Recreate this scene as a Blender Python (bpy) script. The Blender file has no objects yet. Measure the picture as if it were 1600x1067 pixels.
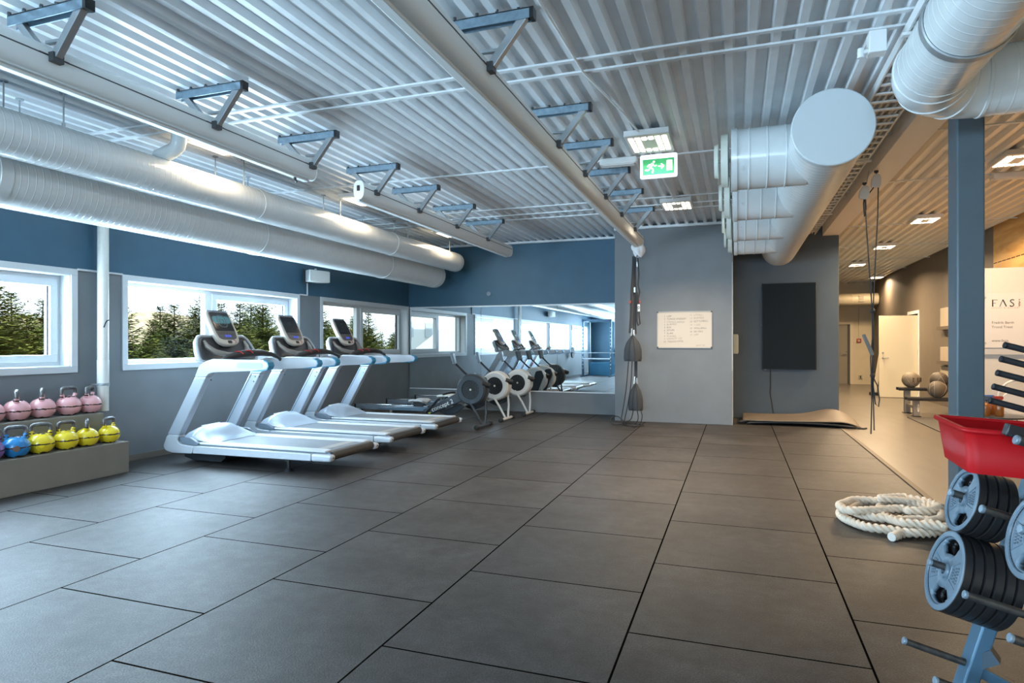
import bpy, bmesh, math, random
from mathutils import Vector, Matrix
PI = math.pi
C = bpy.context.scene.collection
SC = bpy.context.scene

# ---------------------------------------------------------------- camera, sky, sun, exposure
F_PX = 995.0
YAW = math.atan(352.0 / F_PX)
cam_d = bpy.data.cameras.new('camera')
cam_d.sensor_width = 36.0
cam_d.lens = F_PX * 36.0 / 1600.0
cam_d.shift_y = 3.5 / 1600.0
cam_d.clip_start = 0.05
cam = bpy.data.objects.new('camera', cam_d)
C.objects.link(cam)
cam.location = (0, 0, 1.35)
cam.rotation_euler = (PI / 2, 0, YAW)
SC.camera = cam
SC.view_settings.view_transform = 'Standard'
SC.view_settings.look = 'None'
SC.view_settings.gamma = 1.0
SC.view_settings.use_curve_mapping = False
SC.view_settings.exposure = 0.33

world = bpy.data.worlds.new('sky')
SC.world = world
world.use_nodes = True
wb = world.node_tree.nodes['Background']
wb.inputs[0].default_value = (0.80, 0.92, 1.0, 1)
wb.inputs[1].default_value = 2.6

sd = bpy.data.lights.new('sun', 'SUN')
sd.energy = 8.5
sd.angle = 0.02
sd.color = (1.0, 0.95, 0.82)
sun = bpy.data.objects.new('sun', sd)
C.objects.link(sun)
sun.rotation_euler = Vector((-0.62, 0.28, -0.60)).to_track_quat('-Z', 'Y').to_euler()


def daylight(loc, direction, sx, sy, power, col):
    """the sky's soft light coming in through one window opening"""
    d = bpy.data.lights.new('window_daylight', 'AREA')
    d.shape = 'RECTANGLE'
    d.size = sx
    d.size_y = sy
    d.energy = power
    d.color = col
    o = bpy.data.objects.new('window_daylight', d)
    C.objects.link(o)
    o.location = loc
    o.rotation_euler = Vector(direction).to_track_quat('-Z', 'Y').to_euler()


XL, YB, ZC = -6.58, -6.0, 3.37          # window wall, wall behind the camera, ceiling
XR, YH = 4.22, 23.9                     # hall wall on the right, far hall wall
WINS = [(1.70, 4.81), (5.33, 8.43), (8.97, 12.0), (-1.60, 1.30), (-5.0, -2.1)]
DAY = (0.60, 0.80, 1.0)
for (a_, b_), p_ in zip(WINS[:2] + WINS[3:], (235, 245, 235, 220)):
    daylight((XL - .26, (a_ + b_) / 2, 1.592), (1, 0, 0), b_ - a_ - .2, .88, p_, DAY)
daylight((-2.2, YB - .13, 1.8), (0, 1, 0), 6.5, 1.4, 640, DAY)

# ---------------------------------------------------------------- helpers
def V(*a):
    return Vector(a)


class MB:
    """collects simple solids, then links them as ONE mesh object"""

    def __init__(s):
        s.v, s.f = [], []

    def add(s, vs, fs):
        n = len(s.v)
        s.v += [tuple(v) for v in vs]
        s.f += [tuple(i + n for i in f) for f in fs]
        return s

    def box(s, lo, hi, rot=None, piv=None):
        x0, y0, z0 = lo
        x1, y1, z1 = hi
        vs = [V(x, y, z) for x in (x0, x1) for y in (y0, y1) for z in (z0, z1)]
        if rot is not None:
            p = Vector(piv) if piv else V((x0 + x1) / 2, (y0 + y1) / 2, (z0 + z1) / 2)
            vs = [p + rot @ (v - p) for v in vs]
        return s.add(vs, [(0, 1, 3, 2), (4, 6, 7, 5), (0, 4, 5, 1), (2, 3, 7, 6), (0, 2, 6, 4), (1, 5, 7, 3)])

    def bar(s, p0, p1, w, h, up=(0, 0, 1)):
        """rectangular bar from p0 to p1"""
        p0, p1 = Vector(p0), Vector(p1)
        d = (p1 - p0).normalized()
        u = Vector(up)
        if abs(d.dot(u)) > .98:
            u = V(1, 0, 0)
        sd_ = d.cross(u).normalized()
        u = sd_.cross(d)
        vs = [p + sd_ * a * w / 2 + u * b * h / 2 for p in (p0, p1) for a, b in ((-1, -1), (1, -1), (1, 1), (-1, 1))]
        return s.add(vs, [(3, 2, 1, 0), (4, 5, 6, 7)] + [(i, (i + 1) % 4, 4 + (i + 1) % 4, 4 + i) for i in range(4)])

    def tube(s, path, r, seg=12, caps=True, closed=False, rf=None):
        """round tube along a path; r one radius or one per point; rf(theta, i) scales it"""
        P = [Vector(p) for p in path]
        n = len(P)
        R = r if isinstance(r, (list, tuple)) else [r] * n
        T = []
        for i in range(n):
            a = P[(i - 1) % n] if (closed or i) else P[0]
            b = P[(i + 1) % n] if (closed or i < n - 1) else P[-1]
            t = (b - a)
            T.append(t.normalized() if t.length > 1e-9 else V(0, 0, 1))
        u = T[0].orthogonal().normalized()
        vs = []
        for i in range(n):
            u = (u - T[i] * u.dot(T[i]))
            u = u.normalized() if u.length > 1e-6 else T[i].orthogonal().normalized()
            w = T[i].cross(u)
            for k in range(seg):
                th = 2 * PI * k / seg
                rr = R[i] * (rf(th, i) if rf else 1)
                vs.append(P[i] + (u * math.cos(th) + w * math.sin(th)) * rr)
        fs = []
        m = n if closed else n - 1
        for i in range(m):
            j = (i + 1) % n
            for k in range(seg):
                fs.append((i * seg + k, i * seg + (k + 1) % seg, j * seg + (k + 1) % seg, j * seg + k))
        if caps and not closed:
            fs.append(tuple(range(seg - 1, -1, -1)))
            fs.append(tuple((n - 1) * seg + k for k in range(seg)))
        return s.add(vs, fs)

    def cyl(s, p0, p1, r0, r1=None, seg=20, caps=True):
        return s.tube([p0, p1], [r0, r0 if r1 is None else r1], seg, caps)

    def lathe(s, prof, c=(0, 0, 0), axis=(0, 0, 1), seg=28, caps=True):
        """profile of (radius, height) turned about an axis through c"""
        c = Vector(c)
        a = Vector(axis).normalized()
        u = a.orthogonal().normalized()
        w = a.cross(u)
        vs = [c + a * h + (u * math.cos(2 * PI * k / seg) + w * math.sin(2 * PI * k / seg)) * r for r, h in prof for k in range(seg)]
        n = len(prof)
        fs = [(i * seg + k, i * seg + (k + 1) % seg, (i + 1) * seg + (k + 1) % seg, (i + 1) * seg + k) for i in range(n - 1) for k in range(seg)]
        if caps:
            if prof[0][0] > 1e-5:
                fs.append(tuple(range(seg - 1, -1, -1)))
            if prof[-1][0] > 1e-5:
                fs.append(tuple((n - 1) * seg + k for k in range(seg)))
        return s.add(vs, fs)

    def prism(s, poly, o, a, b, depth):
        """2-D outline (in axes a, b from o) pushed along a x b by depth"""
        o, a, b = Vector(o), Vector(a), Vector(b)
        nrm = a.cross(b).normalized() * depth
        n = len(poly)
        vs = [o + a * p[0] + b * p[1] for p in poly]
        vs += [v + nrm for v in vs]
        fs = [tuple(range(n - 1, -1, -1)), tuple(range(n, 2 * n))]
        fs += [(i, (i + 1) % n, n + (i + 1) % n, n + i) for i in range(n)]
        return s.add(vs, fs)

    def grid(s, fn, nu, nv):
        vs = [fn(i / nu, j / nv) for i in range(nu + 1) for j in range(nv + 1)]
        fs = [(i * (nv + 1) + j, (i + 1) * (nv + 1) + j, (i + 1) * (nv + 1) + j + 1, i * (nv + 1) + j + 1) for i in range(nu) for j in range(nv)]
        return s.add(vs, fs)


def obj(name, mb, m, parent=None, off=None, bevel=0, smooth=35, solid=0, sub=0, bseg=2, recalc=True):
    me = bpy.data.meshes.new(name)
    o_ = Vector(off) if off is not None else V(0, 0, 0)
    me.from_pydata([Vector(v) - o_ for v in mb.v], [], mb.f)
    if recalc:
        bm = bmesh.new()
        bm.from_mesh(me)
        bmesh.ops.recalc_face_normals(bm, faces=bm.faces)
        bm.to_mesh(me)
        bm.free()
    me.materials.append(m)
    if smooth:
        for p in me.polygons:
            p.use_smooth = True
        me.set_sharp_from_angle(angle=math.radians(smooth))
    o = bpy.data.objects.new(name, me)
    C.objects.link(o)
    if parent is not None:
        o.parent = parent
    elif off is not None:
        o.location = off
    if solid:
        md = o.modifiers.new('solid', 'SOLIDIFY')
        md.thickness = solid
        md.offset = 0
    if bevel:
        md = o.modifiers.new('bevel', 'BEVEL')
        md.width = bevel
        md.segments = bseg
        md.limit_method = 'ANGLE'
        md.angle_limit = math.radians(40)
    if sub:
        md = o.modifiers.new('sub', 'SUBSURF')
        md.levels = md.render_levels = sub
    return o


def many(name, mb, spots, m, parent, **k):
    """one mesh, copied to each spot as a part of its own"""
    o = obj(name, mb, m, parent, **k)
    for i, p in enumerate(spots):
        q = o if i == 0 else o.copy()
        q.location = p
        if i:
            C.objects.link(q)
    return o


def tag(o, label, cat, group=None, kind=None):
    o['label'] = label
    o['category'] = cat
    if group:
        o['group'] = group
    if kind:
        o['kind'] = kind
    return o


def struct(name, mb, m, parent=None, **k):
    o = obj(name, mb, m, parent, **k)
    if parent is None:
        o['kind'] = 'structure'
    return o


def thing(name, label, cat, loc=(0, 0, 0), rz=0, group=None):
    o = bpy.data.objects.new(name, None)
    o.empty_display_size = .1
    C.objects.link(o)
    o.location = loc
    o.rotation_euler = (0, 0, rz)
    return tag(o, label, cat, group)


def dup(root, loc, rz=None, label=None, group=None, scale=None):
    r = root.copy()
    C.objects.link(r)
    r.location = loc
    if rz is not None:
        r.rotation_euler = (0, 0, rz)
    if scale is not None:
        r.scale = scale
    if label:
        r['label'] = label
    if group:
        r['group'] = group
    for ch in list(root.children):
        c = ch.copy()
        C.objects.link(c)
        c.parent = r
        for g in ch.children:
            d = g.copy()
            C.objects.link(d)
            d.parent = c
    return r


def text_mb(s, size, o, a, b, depth=.002, align='LEFT'):
    """lettering as solid mesh: baseline start o, axes a (reading) and b (up)"""
    cu = bpy.data.curves.new('lettering', 'FONT')
    cu.body = s
    cu.size = size
    cu.align_x = align
    cu.extrude = depth / 2
    cu.resolution_u = 3
    t = bpy.data.objects.new('lettering', cu)
    C.objects.link(t)
    bpy.context.view_layer.update()
    me = bpy.data.meshes.new_from_object(t.evaluated_get(bpy.context.evaluated_depsgraph_get()))
    a, b, o = Vector(a).normalized(), Vector(b).normalized(), Vector(o)
    n = a.cross(b)
    mb = MB()
    mb.add([o + a * v.co.x + b * v.co.y + n * v.co.z for v in me.vertices], [tuple(p.vertices) for p in me.polygons])
    bpy.data.objects.remove(t)
    bpy.data.curves.remove(cu)
    bpy.data.meshes.remove(me)
    return mb


# ---------------------------------------------------------------- materials
_mats = {}


def mat(name, col, rough=.5, metal=0., noise=0., nscale=20., bump=0., bscale=200., spec=.5, emit=None, estr=0., stretch=None, coat=0.):
    """plain procedural surface with optional mottling and fine bump"""
    if name in _mats:
        return _mats[name]
    m = bpy.data.materials.new(name)
    _mats[name] = m
    m.use_nodes = True
    nt = m.node_tree
    p = nt.nodes['Principled BSDF']
    p.inputs['Base Color'].default_value = (*col, 1)
    p.inputs['Roughness'].default_value = rough
    p.inputs['Metallic'].default_value = metal
    p.inputs['Specular IOR Level'].default_value = spec
    p.inputs['Coat Weight'].default_value = coat
    if emit:
        p.inputs['Emission Color'].default_value = (*emit, 1)
        p.inputs['Emission Strength'].default_value = estr
    if noise or bump:
        tc = nt.nodes.new('ShaderNodeTexCoord')
        mp = nt.nodes.new('ShaderNodeMapping')
        nt.links.new(tc.outputs['Object'], mp.inputs[0])
        if stretch:
            mp.inputs['Scale'].default_value = stretch
    if noise:
        n = nt.nodes.new('ShaderNodeTexNoise')
        n.inputs['Scale'].default_value = nscale
        n.inputs['Detail'].default_value = 6
        nt.links.new(mp.outputs[0], n.inputs['Vector'])
        r = nt.nodes.new('ShaderNodeValToRGB')
        r.color_ramp.elements[0].position = .3
        r.color_ramp.elements[1].position = .7
        r.color_ramp.elements[0].color = (*[max(0, c * (1 - noise)) for c in col], 1)
        r.color_ramp.elements[1].color = (*[min(1, c * (1 + noise)) for c in col], 1)
        nt.links.new(n.outputs['Fac'], r.inputs[0])
        nt.links.new(r.outputs[0], p.inputs['Base Color'])
    if bump:
        n2 = nt.nodes.new('ShaderNodeTexNoise')
        n2.inputs['Scale'].default_value = bscale
        n2.inputs['Detail'].default_value = 3
        nt.links.new(mp.outputs[0], n2.inputs['Vector'])
        b = nt.nodes.new('ShaderNodeBump')
        b.inputs['Strength'].default_value = bump
        b.inputs['Distance'].default_value = .01
        nt.links.new(n2.outputs['Fac'], b.inputs['Height'])
        nt.links.new(b.outputs[0], p.inputs['Normal'])
    return m


def nodes_of(m):
    return m.node_tree.nodes, m.node_tree.links, m.node_tree.nodes['Principled BSDF']


PAINT = mat('grey_blue_paint', (.180, .196, .210), .55, noise=.06, nscale=3, bump=.04, bscale=120)
PAINTB = mat('deep_blue_paint', (.036, .105, .165), .5, noise=.06, nscale=3, bump=.04, bscale=120)
PAINTD = mat('dark_slate_paint', (.062, .085, .108), .55, noise=.06, nscale=3, bump=.04, bscale=120)
TAUPE = mat('taupe_paint', (.155, .128, .10), .6, noise=.05, nscale=3)
WHITE = mat('white_gloss_paint', (.80, .82, .82), .35, noise=.02, nscale=6)
FRAMEW = mat('white_window_plastic', (.62, .65, .67), .35)
CREAM = mat('cream_wall_paint', (.72, .62, .44), .6, noise=.03, nscale=4)
DECK = mat('white_lacquered_steel_deck', (.76, .79, .81), .28, noise=.05, nscale=5, spec=.6)
DUCT = mat('white_spiral_duct_metal', (.70, .74, .75), .22, noise=.03, nscale=8, spec=.6)
DUCTP = mat('white_duct_cap', (.60, .66, .69), .4)
GALV = mat('blue_grey_galvanised_steel', (.26, .36, .44), .38, .7, noise=.12, nscale=30)
STEELG = mat('dull_grey_steel', (.38, .41, .43), .4, .6)
ALU = mat('brushed_aluminium', (.62, .66, .70), .3, .85, noise=.06, nscale=60, stretch=(1, 30, 30))
CHROME = mat('chrome', (.75, .77, .8), .15, 1.)
BLACK = mat('black_plastic', (.012, .013, .015), .38)
BLACKR = mat('black_rubber', (.016, .017, .019), .6, bump=.1, bscale=300)
DARKG = mat('dark_grey_plastic', (.05, .055, .06), .4)
AWNW = mat('awning_white_aluminium', (.74, .78, .78), .5, 0)


def make_glass():
    m = bpy.data.materials.new('window_glass')
    m.use_nodes = True
    nt = m.node_tree
    nt.nodes.clear()
    out = nt.nodes.new('ShaderNodeOutputMaterial')
    mix = nt.nodes.new('ShaderNodeMixShader')
    tr = nt.nodes.new('ShaderNodeBsdfTransparent')
    tr.inputs[0].default_value = (.95, .98, .98, 1)
    gl = nt.nodes.new('ShaderNodeBsdfGlossy')
    gl.inputs['Roughness'].default_value = .02
    fr = nt.nodes.new('ShaderNodeLayerWeight')
    fr.inputs[0].default_value = .5
    pw = nt.nodes.new('ShaderNodeMath'); pw.operation = 'POWER'; pw.inputs[1].default_value = 5
    ma = nt.nodes.new('ShaderNodeMath'); ma.operation = 'MULTIPLY_ADD'; ma.inputs[1].default_value = .25; ma.inputs[2].default_value = .006
    nt.links.new(fr.outputs['Facing'], pw.inputs[0])
    nt.links.new(pw.outputs[0], ma.inputs[0])
    nt.links.new(ma.outputs[0], mix.inputs[0])
    nt.links.new(tr.outputs[0], mix.inputs[1])
    nt.links.new(gl.outputs[0], mix.inputs[2])
    nt.links.new(mix.outputs[0], out.inputs[0])
    return m


GLASS = make_glass()
MIRROR = mat('mirror_silver', (.80, .86, .88), .012, 1.)


def make_rubber_floor():
    m = mat('black_rubber_mats', (.06, .06, .06), .75)
    N, L, p = nodes_of(m)
    g = N.new('ShaderNodeNewGeometry')
    sx = N.new('ShaderNodeSeparateXYZ')
    L.new(g.outputs['Position'], sx.inputs[0])
    ax = N.new('ShaderNodeMath'); ax.operation = 'ADD'; ax.inputs[1].default_value = -3.49
    ay = N.new('ShaderNodeMath'); ay.operation = 'ADD'; ay.inputs[1].default_value = .484
    L.new(sx.outputs['Y'], ax.inputs[0])
    L.new(sx.outputs['X'], ay.inputs[0])
    cb = N.new('ShaderNodeCombineXYZ')
    L.new(ax.outputs[0], cb.inputs[0])
    L.new(ay.outputs[0], cb.inputs[1])
    br = N.new('ShaderNodeTexBrick')
    br.offset = .5
    br.inputs['Scale'].default_value = 1
    br.inputs['Brick Width'].default_value = 1.0
    br.inputs['Row Height'].default_value = 1.015
    br.inputs['Mortar Size'].default_value = .0055
    br.inputs['Mortar Smooth'].default_value = .1
    br.inputs['Bias'].default_value = 0
    br.inputs['Color1'].default_value = (.86, .86, .86, 1)
    br.inputs['Color2'].default_value = (1.1, 1.1, 1.1, 1)
    br.inputs['Mortar'].default_value = (.14, .125, .11, 1)
    L.new(cb.outputs[0], br.inputs['Vector'])

    def noise(sc, det, rough=.6):
        n = N.new('ShaderNodeTexNoise')
        n.inputs['Scale'].default_value = sc
        n.inputs['Detail'].default_value = det
        n.inputs['Roughness'].default_value = rough
        L.new(g.outputs['Position'], n.inputs['Vector'])
        return n
    big = noise(1.7, 6)
    mid = noise(9, 6, .7)
    fine = noise(130, 3)
    r1 = N.new('ShaderNodeValToRGB')
    r1.color_ramp.elements[0].position = .32
    r1.color_ramp.elements[1].position = .72
    r1.color_ramp.elements[0].color = (.025, .022, .020, 1)
    r1.color_ramp.elements[1].color = (.056, .054, .053, 1)
    L.new(big.outputs['Fac'], r1.inputs[0])
    r2 = N.new('ShaderNodeValToRGB')
    r2.color_ramp.elements[0].position = .35
    r2.color_ramp.elements[1].position = .7
    r2.color_ramp.elements[0].color = (.60, .56, .52, 1)
    r2.color_ramp.elements[1].color = (1.25, 1.25, 1.27, 1)
    L.new(mid.outputs['Fac'], r2.inputs[0])
    r3 = N.new('ShaderNodeValToRGB')
    r3.color_ramp.elements[0].position = .38
    r3.color_ramp.elements[1].position = .66
    r3.color_ramp.elements[0].color = (.50, .50, .50, 1)
    r3.color_ramp.elements[1].color = (1.75, 1.75, 1.75, 1)
    L.new(fine.outputs['Fac'], r3.inputs[0])

    def mul(a, b):
        x = N.new('ShaderNodeMix'); x.data_type = 'RGBA'; x.blend_type = 'MULTIPLY'
        x.inputs[0].default_value = 1
        L.new(a, x.inputs[6]); L.new(b, x.inputs[7])
        return x.outputs[2]
    c = mul(mul(mul(r1.outputs[0], r2.outputs[0]), r3.outputs[0]), br.outputs['Color'])
    # pale scuffs
    sc = N.new('ShaderNodeTexNoise')
    sc.inputs['Scale'].default_value = 2.2
    sc.inputs['Detail'].default_value = 9
    sc.inputs['Roughness'].default_value = .78
    sc.inputs['Distortion'].default_value = 1.2
    L.new(g.outputs['Position'], sc.inputs['Vector'])
    rs = N.new('ShaderNodeValToRGB')
    rs.color_ramp.elements[0].position = .66
    rs.color_ramp.elements[1].position = .80
    rs.color_ramp.elements[0].color = (0, 0, 0, 1)
    rs.color_ramp.elements[1].color = (.5, .5, .5, 1)
    L.new(sc.outputs['Fac'], rs.inputs[0])
    mx = N.new('ShaderNodeMix'); mx.data_type = 'RGBA'
    L.new(rs.outputs[0], mx.inputs[0])
    L.new(c, mx.inputs[6])
    mx.inputs[7].default_value = (.115, .112, .11, 1)
    L.new(mx.outputs[2], p.inputs['Base Color'])
    b1 = N.new('ShaderNodeBump'); b1.inputs['Strength'].default_value = .5; b1.inputs['Distance'].default_value = .004
    L.new(fine.outputs['Fac'], b1.inputs['Height'])
    b2 = N.new('ShaderNodeBump'); b2.invert = True; b2.inputs['Strength'].default_value = .8; b2.inputs['Distance'].default_value = .01
    L.new(br.outputs['Fac'], b2.inputs['Height'])
    L.new(b1.outputs[0], b2.inputs['Normal'])
    L.new(b2.outputs[0], p.inputs['Normal'])
    sp = N.new('ShaderNodeMath'); sp.operation = 'MULTIPLY_ADD'; sp.inputs[1].default_value = -.5; sp.inputs[2].default_value = .5
    L.new(br.outputs['Fac'], sp.inputs[0])
    L.new(sp.outputs[0], p.inputs['Specular IOR Level'])
    p.inputs['Roughness'].default_value = .5
    return m


def make_vinyl():
    m = mat('taupe_vinyl_floor', (.145, .128, .106), .3, noise=.12, nscale=2.2, stretch=(3, .5, 1))
    N, L, p = nodes_of(m)
    p.inputs['Roughness'].default_value = .28
    return m


def make_wood():
    m = mat('birch_plywood', (.62, .34, .10), .45)
    N, L, p = nodes_of(m)
    tc = N.new('ShaderNodeTexCoord')
    mp = N.new('ShaderNodeMapping')
    mp.inputs['Scale'].default_value = (1, .5, 3.2)
    L.new(tc.outputs['Object'], mp.inputs[0])
    n = N.new('ShaderNodeTexNoise')
    n.inputs['Scale'].default_value = 1.6
    n.inputs['Detail'].default_value = 7
    n.inputs['Distortion'].default_value = 1.5
    L.new(mp.outputs[0], n.inputs['Vector'])
    r = N.new('ShaderNodeValToRGB')
    r.color_ramp.elements[0].position = .3
    r.color_ramp.elements[1].position = .72
    r.color_ramp.elements[0].color = (.46, .22, .055, 1)
    r.color_ramp.elements[1].color = (.70, .41, .14, 1)
    L.new(n.outputs['Fac'], r.inputs[0])
    L.new(r.outputs[0], p.inputs['Base Color'])
    return m


# ---------------------------------------------------------------- setting: floors, walls, ceiling
m_ = MB(); m_.add([(XL, YB, 0), (1.545, YB, 0), (1.545, 12.4, 0), (XL, 12.4, 0)], [(0, 1, 2, 3)])
struct('floor_rubber', m_, make_rubber_floor())
m_ = MB(); m_.add([(1.545, YB, 0), (XR, YB, 0), (XR, YH, 0), (1.545, YH, 0)], [(0, 1, 2, 3)])
struct('floor_hall', m_, make_vinyl())
m_ = MB(); m_.prism([(0, 0), (.06, 0), (.06, .003), (.0, .012)], (1.545, 11.2, 0), (1, 0, 0), (0, 0, 1), 17.2)
struct('trim_1', m_, mat('brown_edge_strip', (.09, .07, .05), .5))


def corrugated(x0, x1, y0, y1):
    prof = []
    x = x0
    while x < x1:
        prof += [(x, ZC), (x + .05, ZC), (x + .068, ZC + .05), (x + .132, ZC + .05)]
        x += .15
    mb = MB()
    for px, pz in prof:
        mb.v += [(px, y0, pz), (px, y1, pz)]
    for i in range(len(prof) - 1):
        mb.f.append((2 * i, 2 * i + 2, 2 * i + 3, 2 * i + 1))
    return mb


struct('ceiling', corrugated(XL - .1, 1.53, YB, YH + .1), DECK, smooth=0, recalc=False)
struct('ceiling_hall', corrugated(1.55, XR + .2, YB, YH + .1), mat('white_deck_painted_glow', (.88, .85, .78), .35), smooth=0, recalc=False)  # same white deck; the hall's warm bounce light is painted in as cream
m_ = MB(); m_.box((XL - .3, YB - .3, ZC + .12), (XR + .5, YH + .3, ZC + .3))
struct('ceiling_slab', m_, STEELG)
m_ = MB()
for y in (4.42, 4.63, 6.97, 8.95, 9.42, 9.78):
    m_.box((XL, y - .02, ZC - .012), (1.40, y + .02, ZC + .002))
for y in (4.45, 7.0, 9.05, 12.3, 14.9, 17.2, 19.4, 21.6, 23.2):
    m_.box((1.68, y - .02, ZC - .01), (XR, y + .02, ZC + .002))
m_.box((XL, 11.93, ZC - .04), (-2.03, 12.0, ZC + .0))
m_.box((-2.03, 11.07, ZC - .04), (-.08, 11.14, ZC + .0))
struct('trim_2', m_, mat('white_ceiling_strip', (.72, .75, .77), .35))

# left (window) wall: deep blue above the conduit line, grey below
def wall_left(z_lo, z_hi, name, m):
    mb = MB()
    y = YB
    for a, b in sorted(WINS):
        mb.box((XL - .28, y, z_lo), (XL, a + .07, z_hi))
        lo, hi = 1.11, 2.075
        if z_lo < lo:
            mb.box((XL - .28, a + .07, z_lo), (XL, b - .07, lo))
        mb.box((XL - .28, a + .07, max(hi, z_lo)), (XL, b - .07, z_hi)) if z_hi > hi else None
        y = b - .07
    mb.box((XL - .28, y, z_lo), (XL, 12.3, z_hi))
    return struct(name, mb, m, smooth=0)


wall_left(0, 2.135, 'wall_left', PAINT)
wall_left(2.135, 3.5, 'wall_left_upper', PAINTB)
m_ = MB(); m_.box((XL, 12.02, 0), (-2.0, 12.3, .40)); m_.box((XL, 12.04, .40), (-2.0, 12.3, 2.12))
struct('wall_back_mirror', m_, PAINT, smooth=0)
m_ = MB(); m_.box((XL, 12.02, 2.12), (-2.0, 12.3, 3.5))
struct('wall_back_upper', m_, PAINTB, smooth=0)
m_ = MB(); m_.box((-2.03, 11.15, 0), (-.08, 12.36, 3.5))
struct('wall_pier', m_, PAINT, smooth=0, bevel=.006)
m_ = MB(); m_.box((-.08, 12.35, 0), (1.668, YH, 3.5))
struct('wall_television', m_, PAINTD, smooth=0, bevel=.006)
m_ = MB(); m_.box((-.079, 11.16, 0), (-.072, 12.35, ZC)); m_.box((-.083, 11.143, .9), (-.070, 11.155, 2.7))
struct('trim_3', m_, mat('pale_corner_bead', (.5, .52, .52), .4))
m_ = MB(); m_.box((1.4, YH, 0), (XR + .2, YH + .2, 3.5))
struct('wall_hall_end', m_, CREAM, smooth=0)
m_ = MB()
m_.box((XR, 13.3, 0), (XR + .15, 18.15, 3.5)); m_.box((XR, 19.1, 0), (XR + .15, YH, 3.5)); m_.box((XR, 18.15, 2.1), (XR + .15, 19.1, 3.5))
struct('wall_hall_right', m_, TAUPE, smooth=0)
m_ = MB(); m_.box((XR, YB, 0), (XR + .15, 13.3, 3.5))
wr = struct('wall_right_plywood', m_, make_wood(), smooth=0)
m_ = MB()
y = 8.0
while y < 13.2:
    m_.box((XR - .004, y, 2.742), (XR + .002, y + .15, 2.756)); y += .19
obj('slot', m_, mat('dark_slot', (.06, .03, .01), .8), wr)
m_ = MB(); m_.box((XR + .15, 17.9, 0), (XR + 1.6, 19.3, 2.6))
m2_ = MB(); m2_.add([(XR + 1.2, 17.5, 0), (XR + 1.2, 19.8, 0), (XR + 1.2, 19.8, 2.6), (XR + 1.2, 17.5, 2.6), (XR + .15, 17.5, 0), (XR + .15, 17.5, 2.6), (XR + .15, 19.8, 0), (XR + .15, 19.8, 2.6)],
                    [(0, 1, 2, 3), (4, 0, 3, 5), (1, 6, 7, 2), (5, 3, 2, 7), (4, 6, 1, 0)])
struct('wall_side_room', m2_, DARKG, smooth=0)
# wall behind the camera, with a broad glazed opening
m_ = MB()
m_.box((XL - .28, YB - .25, 0), (XR + .2, YB, 1.05)); m_.box((XL - .28, YB - .25, 2.55), (XR + .2, YB, 3.5))
m_.box((XL - .28, YB - .25, 1.05), (-5.5, YB, 2.55)); m_.box((1.1, YB - .25, 1.05), (XR + .2, YB, 2.55))
struct('wall_rear', m_, PAINTB, smooth=0)
m_ = MB()
for x in (-5.5, -3.86, -2.22, -.58, 1.04):
    m_.box((x, YB - .12, 1.05), (x + .06, YB - .04, 2.55))
m_.box((-5.5, YB - .12, 1.05), (1.1, YB - .04, 1.11)); m_.box((-5.5, YB - .12, 2.49), (1.1, YB - .04, 2.55))
w_ = struct('window_6', m_, FRAMEW, smooth=0)
m_ = MB(); m_.box((-5.5, YB - .09, 1.1), (1.1, YB - .085, 2.5))
obj('pane', m_, GLASS, w_, smooth=0)

# skirting under the window wall, conduit line at the paint change
m_ = MB(); m_.box((XL, 4.98, 0), (XL + .015, 12.02, .07))
struct('baseboard_left', m_, mat('brown_grey_skirting', (.17, .14, .115), .6))
m_ = MB()
for a, b in ((4.81, 5.33), (8.43, 8.62), (1.3, 1.7)):
    m_.box((XL, a, 2.125), (XL + .02, b, 2.145))
struct('trim_4', m_, FRAMEW)

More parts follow.
